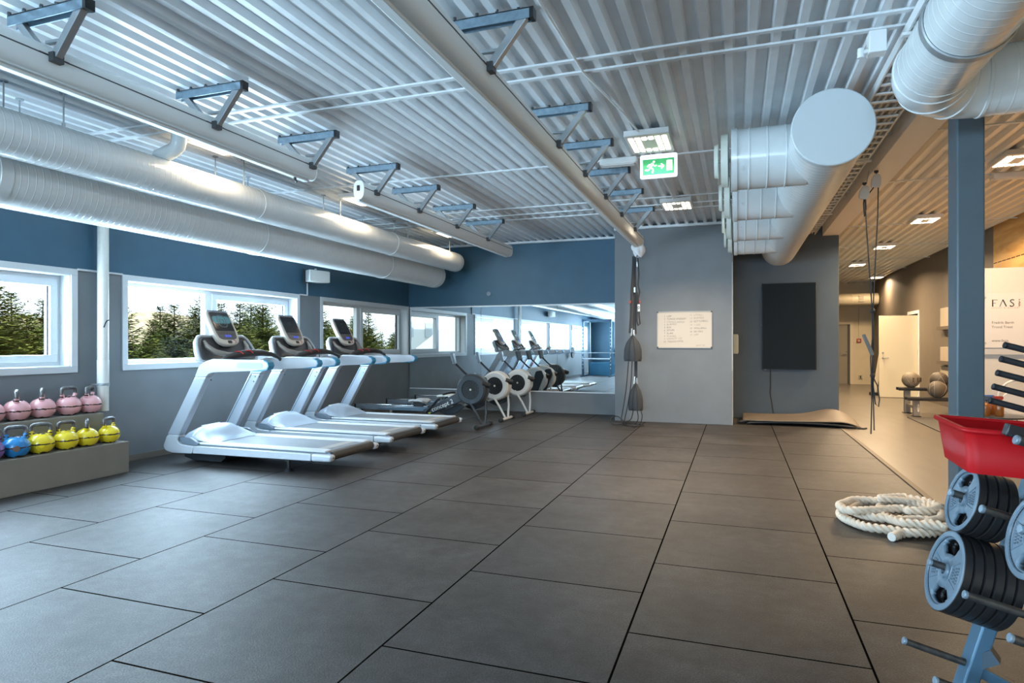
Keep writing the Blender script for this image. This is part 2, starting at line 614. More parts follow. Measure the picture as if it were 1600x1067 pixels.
# windows
def window(i, a, b):
    z0, z1 = 1.046, 2.137
    t = .068
    mb = MB()
    mb.box((XL - .005, a, z0), (XL + .018, b, z0 + t)); mb.box((XL - .005, a, z1 - t), (XL + .018, b, z1))
    mb.box((XL - .005, a, z0 + t), (XL + .018, a + t, z1 - t)); mb.box((XL - .005, b - t, z0 + t), (XL + .018, b, z1 - t))
    w = struct('window_%d' % i, mb, FRAMEW, smooth=0, bevel=.003)
    A, B, Z0, Z1 = a + t, b - t, z0 + t, z1 - t
    D = XL - .15
    rv = MB()
    rv.box((D, A, Z0 - .004), (XL, B, Z0 + .006)); rv.box((D, A, Z1 - .006), (XL, B, Z1 + .004))
    rv.box((D, A - .004, Z0), (XL, A + .006, Z1)); rv.box((D, B - .006, Z0), (XL, B + .004, Z1))
    obj('reveal', rv, FRAMEW, w, smooth=0)
    mid = a + (b - a) * .452
    fr = MB()
    fx0, fx1 = D - .07, D + .005
    for (ya, yb, za, zb) in ((A, B, Z0, Z0 + .05), (A, B, Z1 - .05, Z1), (A, A + .05, Z0 + .05, Z1 - .05), (B - .05, B, Z0 + .05, Z1 - .05), (mid - .06, mid + .06, Z0 + .05, Z1 - .05)):
        fr.box((fx0, ya, za), (fx1, yb, zb))
    obj('frame', fr, FRAMEW, w, smooth=0)
    sh = MB()
    s0, s1 = mid + .05, B - .045
    for (ya, yb, za, zb) in ((s0, s1, Z0 + .045, Z0 + .12), (s0, s1, Z1 - .12, Z1 - .045), (s0, s0 + .075, Z0 + .12, Z1 - .12), (s1 - .075, s1, Z0 + .12, Z1 - .12)):
        sh.box((fx0 + .01, ya, za), (fx1 + .02, yb, zb))
    so = obj('sash', sh, FRAMEW, w, smooth=0, bevel=.004)
    gk = MB(); gk.box((fx0 + .02, s1 - .088, Z0 + .12), (fx0 + .06, s1 - .075, Z1 - .12))
    obj('gasket', gk, BLACK, so, smooth=0)
    h = MB(); h.box((fx1 + .02, (s0 + s1) / 2 - .05, Z0 + .075), (fx1 + .04, (s0 + s1) / 2 + .05, Z0 + .095))
    obj('handle', h, FRAMEW, so, bevel=.003)
    for (ya, yb, za, zb) in ((A + .05, mid - .06, Z0 + .05, Z1 - .05), (s0 + .075, s1 - .075, Z0 + .12, Z1 - .12)):
        g = MB(); g.box((fx0 + .03, ya, za), (fx0 + .035, yb, zb))
        obj('pane', g, GLASS, w, smooth=0)


for i_, (a_, b_) in enumerate(WINS):
    window(i_ + 1, a_, b_)

# hall doors
m_ = MB()
m_.box((3.03, YH - .03, 0), (3.11, YH + .0, 2.08)); m_.box((3.56, YH - .03, 0), (3.65, YH + .0, 2.08)); m_.box((3.11, YH - .03, 2.0), (3.56, YH, 2.08))
d_ = struct('door_1', m_, mat('cream_door_casing', (.75, .66, .50), .45), smooth=0)
m_ = MB(); m_.box((3.11, YH - .012, 0), (3.48, YH + .0, 2.0)); obj('leaf', m_, mat('grey_door_leaf', (.30, .27, .22), .5), d_, smooth=0)
m_ = MB(); m_.box((3.48, YH - .02, 0), (3.56, YH, 2.0)); obj('jamb', m_, mat('dark_jamb', (.09, .08, .07), .6), d_, smooth=0)
m_ = MB(); m_.tube([(3.44, YH - .012, 1.0), (3.44, YH - .06, 1.0), (3.31, YH - .06, 1.0)], .012, 8); m_.cyl((3.44, YH - .012, 1.1), (3.44, YH - .03, 1.1), .022, seg=12)
obj('door_handle', m_, CHROME, d_)
m_ = MB()
m_.box((XR - .02, 18.07, 0), (XR + .15, 18.15, 2.18)); m_.box((XR - .02, 19.1, 0), (XR + .15, 19.18, 2.18)); m_.box((XR - .02, 18.15, 2.1), (XR + .15, 19.1, 2.18))
d_ = struct('door_2', m_, WHITE, smooth=0)
m_ = MB(); m_.box((3.36, 18.16, .012), (4.2, 18.20, 2.05)); obj('leaf', m_, mat('cream_door_leaf', (.74, .68, .52), .4), d_, smooth=0, bevel=.003)
m_ = MB(); m_.tube([(3.44, 18.16, 1.0), (3.44, 18.10, 1.0), (3.56, 18.10, 1.0)], .011, 8)
m_.cyl((3.44, 18.16, 1.0), (3.44, 18.145, 1.0), .026, seg=14); m_.cyl((3.44, 18.16, 1.12), (3.44, 18.14, 1.12), .026, seg=14)
obj('door_handle', m_, STEELG, d_)
m_ = MB()
for z in (.3, 1.1, 1.8):
    m_.cyl((4.205, 18.15, z), (4.205, 18.15, z + .1), .012, seg=10)
obj('hinge', m_, STEELG, d_)

# ---------------------------------------------------------------- ceiling lamps
LEDN = mat('warm_white_leds', (1, .95, .85), .4, emit=(1.0, .90, .74), estr=5)
LEDW = mat('amber_white_leds', (1, .92, .78), .4, emit=(1.0, .84, .58), estr=5)
LHOUS = mat('lamp_white_housing', (.70, .70, .69), .4)


def ceiling_lamp(x, y, label, group, led, col, power, dx=.42, dy=.60, spread=172):
    t = thing('ceiling_lamp', label, 'lamp', (x, y, ZC), 0, group)
    h = MB(); h.box((-dx / 2, -dy / 2, -.055), (dx / 2, dy / 2, 0))
    obj('housing', h, LHOUS, t, smooth=0, bevel=.004)
    d = MB()
    cw = dx * .9 / 6
    for i in range(6):
        cx = -dx * .45 + cw * (i + .5)
        rows = range(5) if i in (0, 1, 4, 5) else (0, 4)
        rh = dy * .78 / 5
        for r in rows:
            cy = -dy * .39 + rh * (r + .5)
            d.box((cx - cw * .34, cy - rh * .40, -.060), (cx + cw * .34, cy + rh * .40, -.054))
    obj('light_panel', d, led, t, smooth=0)
    li = bpy.data.lights.new('lamp_light', 'AREA')
    li.shape = 'RECTANGLE'
    li.size, li.size_y = dx * .9, dy * .85
    li.energy = power
    li.color = col
    li.spread = math.radians(spread)
    lo = bpy.data.objects.new('lamp_light', li)
    C.objects.link(lo)
    lo.location = (x, y, ZC - .063)
    return t


NEU, WARM = (1.0, .80, .58), (1.0, .73, .45)
for (x, y, w) in ((-4.86, 5.02, 'nearest of the row along the left duct'), (-4.86, 7.6, 'middle of the row along the duct, by the gap between awnings'), (-4.86, 10.45, 'farthest of the row along the left duct, before the mirror wall')):
    ceiling_lamp(x, y, 'led ceiling lamp, ' + w, 'led lamps along the left duct', LEDN, (1.0, .76, .50), 9)
ceiling_lamp(-.81, 6.36, 'rectangular led ceiling lamp directly behind the green exit sign', 'led lamps in the middle ceiling', LEDN, NEU, 46, spread=105)
ceiling_lamp(-.81, 9.36, 'rectangular led ceiling lamp between the exit sign and the whiteboard wall', 'led lamps in the middle ceiling', LEDN, NEU, 66, spread=128)
for (x, y, w) in ((2.83, 8.25, 'right of the steel column, cut by the photo edge'), (2.83, 11.8, 'left of the steel column, nearest of the hall row'), (2.83, 14.8, 'second down the hall row, beside the hanging cords'), (2.83, 17.9, 'third down the hall row'), (3.9, 21.5, 'farthest in the hall, half hidden by the taupe wall')):
    ceiling_lamp(x, y, 'amber led ceiling lamp ' + w, 'led lamps in the hall', LEDW, WARM, 85 if y < 9 else 60 if y > 20 else 130, .36, .56, 160)
for y in (-1.5, -4.2):
    ceiling_lamp(-3.0, y, 'led ceiling lamp behind the camera seen by its light', 'led lamps behind the camera', LEDN, (.80, .90, 1.0), 60)

# emergency fittings
for (x, y, w) in ((-1.22, 6.95, 'beside the centre awning and a lamp'), (3.05, 9.05, 'in the hall right of the column')):
    t = thing('emergency_light', 'slim white emergency light box on the ceiling ' + w, 'emergency light', (x, y, ZC))
    b = MB(); b.box((-.2, -.07, -.07), (.2, .07, 0)); obj('housing', b, LHOUS, t, smooth=0, bevel=.012)
    b = MB(); b.box((-.17, -.05, -.076), (.17, .05, -.069)); obj('diffuser', b, mat('frosted_cover', (.75, .77, .78), .5), t, smooth=0, bevel=.003)

# exit sign hanging under the ceiling
t = thing('exit_sign', 'lit green exit sign with running man and arrow hanging from the ceiling', 'exit sign', (-.77, 6.74, ZC))
b = MB(); b.box((-.19, -.02, -.30), (.19, .03, -.05)); obj('housing', b, mat('lit_white_acrylic', (.9, .93, .95), .3, emit=(.85, .93, 1), estr=.7), t, bevel=.02, bseg=3)
b = MB(); b.box((-.16, -.026, -.265), (.16, -.018, -.105)); obj('panel', b, mat('exit_green', (.0, .30, .09), .4, emit=(.0, .34, .10), estr=.38), t, smooth=0)
EW = mat('exit_white', (.9, .95, .92), .4, emit=(.9, 1, .95), estr=.9)
b = MB()
f = -.0285
b.cyl((-.045, f, -.135), (-.045, f - .002, -.135), .011, seg=12)
for p0, p1, w in (((-.057, -.15), (-.082, -.19), .024), ((-.055, -.155), (-.10, -.165), .011), ((-.10, -.165), (-.112, -.185), .011), ((-.06, -.158), (-.035, -.182), .011), ((-.035, -.182), (-.018, -.172), .011),
                  ((-.08, -.188), (-.052, -.215), .014), ((-.052, -.215), (-.06, -.25), .013), ((-.082, -.19), (-.10, -.218), .014), ((-.10, -.218), (-.135, -.215), .013)):
    b.bar((p0[0], f, p0[1]), (p1[0], f, p1[1]), .003, w, up=(p1[1] - p0[1], 0, p0[0] - p1[0]))
obj('running_man', b, EW, t, smooth=0)
b = MB()
b.bar((-.002, f, -.185), (.05, f, -.185), .003, .012)
b.bar((.028, f, -.16), (.056, f, -.185), .003, .012, up=(1, 0, 1)); b.bar((.028, f, -.21), (.056, f, -.185), .003, .012, up=(-1, 0, 1))
obj('arrow', b, EW, t, smooth=0)
b = MB(); b.box((.085, f - .001, -.235), (.14, f + .002, -.13)); obj('door_symbol', b, EW, t, smooth=0)
b = MB(); b.box((-.03, -.01, -.06), (.03, .02, 0)); obj('bracket', b, WHITE, t)

# smoke detector
t = thing('smoke_detector', 'small round white smoke detector on the ceiling left of the centre awning', 'smoke detector', (-1.95, 7.5, ZC))
b = MB(); b.lathe([(.0, -.05), (.035, -.048), (.05, -.035), (.055, -.012), (.055, 0)], seg=24); obj('body', b, WHITE, t)
b = MB(); b.lathe([(.052, -.034), (.056, -.030), (.056, -.024), (.052, -.02)], seg=24, caps=False); obj('sensor_slot', b, DARKG, t)

# thin cables along the ceiling to the lamps
t = obj('ceiling_cable', MB().tube([(-1.13, 1.5, ZC - .008), (-1.10, 3.4, ZC - .010), (-1.07, 4.6, ZC - .02), (-.93, 5.6, ZC - .012), (-.88, 6.06, ZC - .02)], .009, 6), WHITE)
tag(t, 'thin white cable along the ceiling ribs to the lamp behind the exit sign', 'cable')
t = obj('ceiling_cable', MB().tube([(-.86, 6.7, ZC - .012), (-.86, 7.6, ZC - .018), (-.84, 8.6, ZC - .012), (-.83, 9.05, ZC - .02)], .009, 6), WHITE)
tag(t, 'thin white cable running along the ceiling between the two middle lamps', 'cable')

# ---------------------------------------------------------------- awnings on steel brackets
def awning(name_label, xc, zc, y0, y1, brackets, open_end, group):
    t = thing('awning', name_label, 'awning', (xc, y0, zc), 0, group)
    L = y1 - y0
    prof = []
    for k in range(28):
        a = 2 * PI * k / 28
        prof.append((.062 * math.copysign(abs(math.cos(a)) ** .75, math.cos(a)), .098 * math.copysign(abs(math.sin(a)) ** .75, math.sin(a))))
    b = MB(); b.prism(prof, (0, L, 0), (1, 0, 0), (0, 0, 1), L)
    obj('housing', b, AWNW, t, smooth=50)
    b = MB(); b.box((.0605, 0, .020), (.0632, L, .028))
    obj('groove', b, mat('groove_dark', (.06, .07, .08), .6), t, smooth=0)
    b = MB(); b.box((-.075, .02, -.115), (-.01, L - .02, -.082)); obj('front_rail', b, AWNW, t, smooth=0, bevel=.008)
    b = MB(); b.box((-.085, .02, -.090), (-.074, L - .02, -.082)); obj('rail_edge', b, mat('dark_blue_rail_edge', (.05, .13, .2), .5), t, smooth=0)  # dark blue strip along the front rail
    for yy, sgn in ((0, -1), (L, 1)):
        e = MB(); e.prism([(p[0] * 1.06, p[1] * 1.06) for p in prof], (0, yy if sgn > 0 else yy - .012, 0), (-1, 0, 0), (0, 0, 1), .012)
        ec = obj('end_cap', e, WHITE, t, smooth=50)
        if sgn < 0:
            k = MB(); k.box((-.022, -.022, -.012), (.014, -.01, .05)); obj('crank_socket', k, BLACK, ec, bevel=.006)
    zt = ZC - zc
    for y in brackets:
        yy = y - y0
        r = MB()
        r.box((-.31, yy - .03, zt - .006), (.34, yy + .03, zt)); r.box((-.31, yy - .03, zt - .065), (.34, yy - .024, zt)); r.box((-.31, yy + .024, zt - .065), (.34, yy + .03, zt))
        br = obj('bracket', r, GALV, t, smooth=0)
        a = MB()
        a.bar((.30, yy, zt - .04), (.085, yy, .03), .044, .05, up=(1, 0, .6))
        a.bar((-.24, yy, zt - .04), (-.05, yy, .08), .044, .045, up=(1, 0, .6))
        a.bar((.0, yy, .12), (.135, yy, .115), .03, .02)
        obj('strut', a, STEELG, br, smooth=0, bevel=.003)
        f = MB(); f.box((.055, yy - .035, -.012), (.10, yy + .035, .045)); f.box((.04, yy - .09, .02), (.066, yy - .035, .03)); f.box((.04, yy + .035, .02), (.066, yy + .09, .03))
        obj('clamp', f, DARKG, br, smooth=0, bevel=.003)
        c = MB(); c.box((.335, yy - .031, zt - .066), (.36, yy + .031, zt)); obj('rail_plug', c, BLACK, br, smooth=0)
        c = MB(); c.cyl((0, 0, -.004), (0, 0, .012), .011, seg=6)
        many('bolt', c, [(q, yy - .036, zt) for q in (-.28, -.15, 0., .13, .27)], DARKG, br, smooth=0)
    return t


AG = 'roll-up awnings used as room dividers'
awning('long white awning cassette on four blue-grey brackets at the upper left, nearer the camera', -3.93, 3.045, .45, 5.22, [.2 + .9, 2.69, 3.94, 5.14], 0, AG)
awning('white awning cassette over the treadmills, far one of the left line, with black crank socket', -3.93, 3.045, 6.06, 10.95, [6.3, 7.33, 8.5, 9.71], 1, AG)
awning('long white awning cassette running down the middle of the ceiling to the whiteboard pier', -1.51, 3.035, .6, 10.55, [2.3, 3.66, 5.26, 6.25, 7.31, 8.39, 9.55], 1, AG)
# small dark clip hanging under the near awning
t = obj('awning_hook', MB().tube([(0, 0, 0), (.0, .0, -.03), (.015, .01, -.05)], .014, 8), BLACK, off=None)
t.location = (-3.965, 5.02, 2.937)
tag(t, 'short black hook under the end of the near left awning', 'hook')

# ---------------------------------------------------------------- ducts
def ridged(mb, p0, p1, r, step=.06, seg=48, h=.0011):
    """spiral-wound duct: a tube with close raised seams"""
    p0, p1 = Vector(p0), Vector(p1)
    L = (p1 - p0).length
    d = (p1 - p0) / L
    prof = [(r, 0)]
    n = int(L / step)
    for i in range(n):
        s = (i + .5) * step
        prof += [(r, s - .006), (r + h, s - .002), (r + h, s + .002), (r, s + .006)]
    prof.append((r, L))
    return mb.lathe(prof, p0, d, seg)


def hangers(t, pts, z_lo):
    for x, y, z in pts:
        h = MB(); h.lathe([(.013, z - .01), (.013, z + .03), (.006, z + .03), (.006, ZC - .012), (.03, ZC - .012), (.03, ZC), (.006, ZC), (.006, ZC + .04)], (x, y, 0), seg=10)
        obj('hanger', h, STEELG, t, off=t.location)


ux, uz, ur = -5.20, 2.94, .18
t = thing('spiral_duct', 'upper slimmer white spiral duct along the window wall', 'duct', (ux, YB, uz), 0, 'spiral ducts along the window wall')
obj('pipe', ridged(MB(), (0, .05, 0), (0, 11.35 - YB, 0), ur), DUCT, t, smooth=12)
b = MB(); b.lathe([(0, 0), (ur * .9, 0), (ur + .002, -.012), (ur + .004, -.16), (ur, -.165)], (0, 11.4 - YB, 0), (0, 1, 0), 40, caps=False); obj('end_cap', b, DUCT, t)
for y in (2.9, 5.9, 8.9):
    b = MB(); b.lathe([(ur + .001, -.05), (ur + .007, -.045), (ur + .007, .045), (ur + .001, .05)], (0, y - YB, 0), (0, 1, 0), 40, caps=False); obj('coupling', b, DUCT, t)
hangers(t, [(ux + .10, y, uz + .15) for y in (1.4, 3.62, 5.6, 7.4, 9.3, 10.9)] + [(ux - .10, y, uz + .15) for y in (3.3, 5.4, 7.3, 9.2)], uz)
lx, lz, lr = -5.645, 2.695, .237
t = thing('spiral_duct', 'lower wider white spiral duct close to the window wall', 'duct', (lx, YB, lz), 0, 'spiral ducts along the window wall')
obj('pipe', ridged(MB(), (0, .05, 0), (0, 11.3 - YB, 0), lr), DUCT, t, smooth=12)
b = MB(); b.lathe([(0, 0), (lr * .9, 0), (lr + .002, -.012), (lr + .004, -.18), (lr, -.185)], (0, 11.38 - YB, 0), (0, 1, 0), 44, caps=False); obj('end_cap', b, DUCT, t)
for y in (3.4, 6.4, 9.4):
    b = MB(); b.lathe([(lr + .001, -.05), (lr + .007, -.045), (lr + .007, .045), (lr + .001, .05)], (0, y - YB, 0), (0, 1, 0), 44, caps=False); obj('coupling', b, DUCT, t)
hangers(t, [(lx + .06, y, lz + .2) for y in (3.6, 6.2, 8.7, 10.7)], lz)

# short elbow pipe from the deck into the upper duct
t = thing('vent_elbow', 'short white elbow pipe from the ceiling to the upper duct', 'pipe', (-5.13, 4.62, ZC))
b = MB(); b.tube([(.16, .0, .02), (.16, .0, -.10), (.145, 0, -.155), (.10, .0, -.185), (.04, 0, -.20), (-.10, 0, -.235)], .068, 20); obj('pipe', b, DUCT, t)
b = MB(); b.tube([(.16, 0, -.004), (.16, 0, .012)], .082, 20); obj('collar', b, BLACK, t)

# middle supply duct with four side branches
dx_, dz_, dr = .70, 3.035, .288
t = thing('supply_duct', 'big white duct with flat end disc and four side branches right of exit sign', 'duct', (dx_, 5.5, dz_))
obj('pipe', ridged(MB(), (0, .0, 0), (0, 12.36 - 5.5, 0), dr, .09, 48), DUCT, t, smooth=12)
b = MB(); b.lathe([(0, -.012), (dr + .004, -.012), (dr + .012, -.004), (dr + .012, .02), (dr + .004, .10), (dr, .10)], (0, 0, 0), (0, 1, 0), 56, caps=False); obj('end_disc', b, DUCTP, t)
for i, y in enumerate((6.2, 7.75, 9.3, 10.72)):
    yy = y - 5.5
    rb = .27
    b = MB()
    pr = [(rb, .12)]
    for s in (.30, .45, .60):
        pr += [(rb, s - .008), (rb + .006, s - .004), (rb + .006, s + .004), (rb, s + .008)]
    pr += [(rb, .745), (rb - .006, .745), (rb - .006, .6)]
    b.lathe(pr, (0, yy, 0), (-1, 0, 0), 48, caps=False)
    br = obj('branch', b, DUCT, t)
    b = MB(); b.lathe([(rb + .012, .70), (rb + .012, .75), (rb + .0, .752), (rb - .004, .70)], (0, yy, 0), (-1, 0, 0), 48, caps=False); obj('rim', b, DUCT, br)
    b = MB()
    b.lathe([(.05, .775), (.236, .775), (.245, .78), (.232, .84), (.226, .84), (.05, .79)], (0, yy, 0), (-1, 0, 0), 40, caps=False)
    b.lathe([(.0, .862), (.15, .862), (.156, .868), (.146, .90), (.14, .90), (0, .885)], (0, yy, 0), (-1, 0, 0), 40, caps=False)
    b.cyl((-.6, yy, 0), (-.87, yy, 0), .016, seg=10)
    obj('deflector_disc', b, mat('diffuser_cream_disc', (.62, .64, .57), .4), br)
    b = MB(); b.cyl((-.66, yy - rb * .86, -rb * .5), (-.66, yy - rb * .89, -rb * .52), .016, seg=12); obj('screw', b, DUCT, br)
for y, xx in ((5.85, .0), (8.5, 0), (11.5, 0)):
    h = MB(); h.lathe([(.006, dr - .01), (.006, ZC - dz_ - .01), (.03, ZC - dz_ - .01), (.03, ZC - dz_), (.006, ZC - dz_ + .04)], (xx, y - 5.5, 0), seg=14); obj('hanger', h, STEELG, t)

# elbow duct at upper right
ex, ez, er = 1.115, 3.01, .212
t = thing('elbow_duct', 'large white spiral duct bending to the right above the steel column', 'duct', (ex, 4.8, ez))
obj('pipe', ridged(MB(), (0, -9.0, 0), (0, -.42, 0), er, .075, 48), DUCT, t, smooth=12)
b = MB()
R = .34
path = [(0, -.45, 0)] + [(R - R * math.cos(a), -R + R * math.sin(a), 0) for a in [i * PI / 2 / 12 for i in range(13)]] + [(.40, 0, 0)]
b.tube(path, er + .003, 44); obj('elbow', b, DUCT, t)
for a in (0, .26, .52, .78, 1.05, 1.31, 1.57):
    c = V(R - R * math.cos(a), -R + R * math.sin(a), 0)
    d = V(math.sin(a), math.cos(a), 0)
    if a in (0, .52, 1.05, 1.57):
        b = MB(); b.lathe([(er + .002, -.014), (er + .009, -.008), (er + .009, .008), (er + .002, .014)], c, d, 44, caps=False); obj('seam', b, DUCT, t)
obj('side_run', ridged(MB(), (.36, 0, 0), (XR - ex - .03, 0, 0), er, .075, 44), DUCT, t, smooth=12)
b = MB(); b.lathe([(er + .004, -.06), (er + .012, -.055), (er + .012, .0), (er + .004, .005)], (0, -.95, 0), (0, 1, 0), 44, caps=False); obj('clamp_ring', b, STEELG, t)

# ---------------------------------------------------------------- cable tray, beam, column
t = thing('cable_tray', 'white ladder cable tray under the ceiling between the big duct and the beam', 'cable tray', (1.14, 3.0, 3.30))
b = MB()
L = 12.36 - 3.0
b.box((0, 0, -.03), (.012, L, .04))
many('side_rail', b, [(-.15, 0, 0), (.14, 0, 0)], WHITE, t, smooth=0)
b = MB(); b.box((-.14, 0, -.028), (.142, .035, -.016))
many('rung', b, [(0, .1 + .19 * i, 0) for i in range(48)], WHITE, t, smooth=0)
b = MB(); b.tube([(0, .0, -.004), (.01, L * .3, -.003), (-.012, L * .6, -.004), (0, L - .02, -.004)], .014, 8)
many('cable', b, [(x, 0, 0) for x in (-.10, -.05, .0, .06, .10)], mat('pale_grey_cable', (.55, .55, .53), .5), t)
b = MB(); b.box((-.18, 0, -.05), (.18, .04, -.032))
many('hanger', b, [(0, y, 0) for y in (1.5, 4.5, 7.4)], WHITE, t, smooth=0)
t = thing('junction_box', 'small white junction box on the cable tray beside the elbow duct', 'junction box', (.84, 4.62, 3.25))
b = MB(); b.box((-.05, -.05, -.05), (.05, .05, .09)); obj('case', b, WHITE, t, smooth=0, bevel=.006)
b = MB(); b.cyl((-.05, 0, -.02), (-.09, 0, -.03), .014, seg=10); b.cyl((-.09, 0, -.06), (-.09, 0, 0), .02, seg=10); obj('cable_gland', b, WHITE, t)

m_ = MB(); m_.box((1.405, YB, 3.243), (1.672, 12.35, 3.42))
struct('trim_beam', m_, mat('beam_white_paint', (.86, .83, .79), .5), smooth=0, bevel=.004)
t = thing('steel_column', 'square blue-grey steel column standing behind the red bin', 'column', (1.56, 5.44, 0))
b = MB(); b.box((-.085, -.105, .0), (.085, .105, 3.243)); obj('post', b, mat('column_grey_blue', (.080, .115, .14), .4, noise=.05, nscale=5), t, bevel=.012, bseg=3)
b = MB(); b.box((-.12, -.14, 0), (.12, .14, .012)); obj('base_plate', b, mat('column_base', (.3, .34, .37), .5), t, smooth=0)

# ---------------------------------------------------------------- treadmills
TW = mat('treadmill_silver_white', (.50, .54, .585), .32, .1)
TU = mat('treadmill_brushed_upright', (.46, .51, .57), .34, .35, noise=.05, nscale=40, stretch=(1, 1, 12))
TBLUE = mat('treadmill_slate_panel', (.16, .20, .25), .4)
TBELT = mat('treadmill_belt', (.17, .18, .195), .42, noise=.12, nscale=5, stretch=(1, 8, 1))
TSTRIP = mat('treadmill_pale_foot_rail', (.55, .59, .63), .4)
BEIGE = mat('console_champagne_plastic', (.60, .54, .46), .35)
SCREEN = mat('console_screen_off', (.02, .026, .03), .12)
GRAPH = mat('graphite_satin', (.10, .10, .105), .28)
RED = mat('red_accent', (.55, .03, .03), .4)
TEALGLOW = mat('screen_teal_glow', (.02, .1, .12), .3, emit=(.05, .32, .40), estr=.25)
BLUELED = mat('screen_blue_digits', (.02, .03, .2), .4, emit=(.10, .14, .9), estr=.5)
GREYMARK = mat('screen_grey_mark', (.13, .16, .17), .35)


def rounded(poly, r, n=4):
    out = []
    m = len(poly)
    for i in range(m):
        p0, p1, p2 = Vector(poly[i - 1]), Vector(poly[i]), Vector(poly[(i + 1) % m])
        a, b = p0 - p1, p2 - p1
        q = min(r, a.length * .45, b.length * .45)
        A, B = p1 + a.normalized() * q, p1 + b.normalized() * q
        for k in range(n + 1):
            t = k / n
            out.append(tuple((A * (1 - t) * (1 - t) + p1 * 2 * t * (1 - t) + B * t * t)))
    return out


def treadmill(loc, label, lit):
    t = thing('treadmill', label, 'treadmill', loc, 0, 'treadmills facing the window wall')
    W = .93
    X, Z = (1, 0, 0), (0, 0, 1)
    shroud = [(.047, .186), (.107, .32), (.287, .321), (.249, .269), (.287, .221), (.50, .208), (.472, .123), (.183, .119), (.079, .140)]
    upright = [(.107, .32), (.509, .98), (.673, .983), (.287, .321)]
    rail = [(.509, .98), (.555, 1.073), (.627, 1.145), (.763, 1.184), (1.447, 1.172), (1.497, 1.15), (1.513, 1.113), (1.488, 1.078), (1.43, 1.062), (.767, 1.034), (.70, 1.018), (.673, .983)]
    for y0, yi in ((0, 1), (W - .085, -1)):
        for nm, poly, m, dep, bv in (('base_shroud', rounded(shroud, .03), TW, .10, .018), ('upright', upright, TU, .085, .012), ('handrail', rounded(rail, .02), TW, .085, .022)):
            b = MB(); b.prism(poly, (0, y0 + (dep if yi > 0 else .085), 0), X, Z, dep)
            obj(nm, b, m, t, bevel=bv, bseg=3)
        fy = y0 - .0015 if yi > 0 else y0 + .0865
        b = MB(); b.prism(rounded([(1.10, 1.085), (1.10, 1.15), (1.44, 1.147), (1.44, 1.085)], .035), (0, fy + .0015, 0), X, Z, .003)
        obj('grip_inlay', b, mat('handrail_grey_inlay', (.40, .45, .50), .5), t)
        b = MB(); b.prism([(1.43, 1.056), (1.50, 1.074), (1.522, 1.113), (1.508, 1.152), (1.45, 1.178), (1.455, 1.165), (1.497, 1.145), (1.508, 1.113), (1.488, 1.082), (1.30, 1.058), (1.30, 1.054)], (0, y0 + .087, 0), X, Z, .089)
        obj('handrail_edge', b, mat('blue_handrail_edge', (.05, .27, .46), .35), t)  # blue strip round the end of the handrail
        iy = y0 + (.086 if yi > 0 else -.001)
        b = MB(); b.prism([(.135, .33), (.532, .985), (.548, .985), (.152, .33)], (0, iy + .001, 0), X, Z, .002)
        obj('upright_groove', b, TBLUE, t, smooth=0)
        h = MB(); h.cyl((0, -.003, 0), (0, .003, 0), .007, seg=8)
        many('screw_hole', h, [(.60, iy, .945), (.66, iy, .945), (.575, iy, .885)], BLACK, t)
        b = MB(); b.prism(rounded([(.262, .30), (.30, .225), (.52, .214), (.545, .236), (.42, .296)], .02), (0, y0 + (.06 if yi > 0 else .105), 0), X, Z, .04)
        obj('side_panel', b, TBLUE, t, bevel=.006)
        b = MB(); b.prism(rounded([(.476, .128), (.50, .212), (2.05, .212), (2.05, .138)], .012), (0, y0 + (.075 if yi > 0 else .085), 0), X, Z, .075)
        obj('side_rail', b, TW, t, bevel=.016, bseg=3)
        b = MB(); b.prism(rounded([(2.052, .134), (2.052, .214), (2.28, .210), (2.30, .19), (2.285, .138)], .025), (0, y0 + (.085 if yi > 0 else .088), 0), X, Z, .085)
        ec = obj('end_cap', b, TW, t, bevel=.02, bseg=3)
        b = MB(); b.cyl((2.296, y0 + .043, .178), (2.302, y0 + .043, .178), .007, seg=10); obj('screw_hole', b, BLACK, ec)
        ya, yb = (.04, .175) if yi > 0 else (W - .175, W - .04)
        b = MB(); b.box((.50, ya, .222), (2.20, yb, .244)); obj('foot_rail', b, TSTRIP, t, bevel=.010)
        yc, yd = (.068, .10) if yi > 0 else (W - .10, W - .068)
        b = MB(); b.box((.50, yc, .205), (2.24, yd, .226)); obj('rail_gap', b, TBLUE, t, smooth=0)
        b = MB(); b.lathe([(.0, 0), (.045, .0), (.045, .012), (.028, .03), (.016, .035), (.016, .13), (0, .13)], (1.72, y0 + .043 + .03 * yi, 0), seg=16); obj('foot', b, BLACK, t)
    b = MB(); b.box((.46, .15, .205), (2.19, W - .15, .234)); b.cyl((2.19, .10, .197), (2.19, W - .10, .197), .037, seg=18); obj('belt', b, TBELT, t, smooth=40)
    b = MB(); b.cyl((2.235, .085, .186), (2.235, W - .085, .186), .046, seg=20); obj('rear_roller', b, mat('roller_dark', (.045, .042, .038), .35), t)
    b = MB(); b.box((1.98, .175, .2342), (2.09, W - .175, .2352)); obj('belt_stripe', b, mat('belt_beige_mark', (.36, .34, .31), .5), t, smooth=0)
    b = MB(); b.prism([(.20, .13), (.20, .05), (.34, .02), (.72, .02), (.78, .06), (.80, .13)], (0, W - .16, 0), X, Z, W - .32); obj('lift_frame', b, mat('underside_dark', (.02, .025, .03), .5), t, smooth=0)
    b = MB(); b.box((.4, .08, .11), (2.1, W - .08, .16)); obj('under_frame', b, mat('underside_dark', (0, 0, 0)), t, smooth=0)
    b = MB(); b.lathe([(.0, 0), (.06, .0), (.06, .04), (0, .04)], (.30, .25, .06), (0, 1, 0), 18); b.lathe([(.0, 0), (.06, .0), (.06, .04), (0, .04)], (.30, W - .29, .06), (0, 1, 0), 18); obj('wheel', b, BLACKR, t)

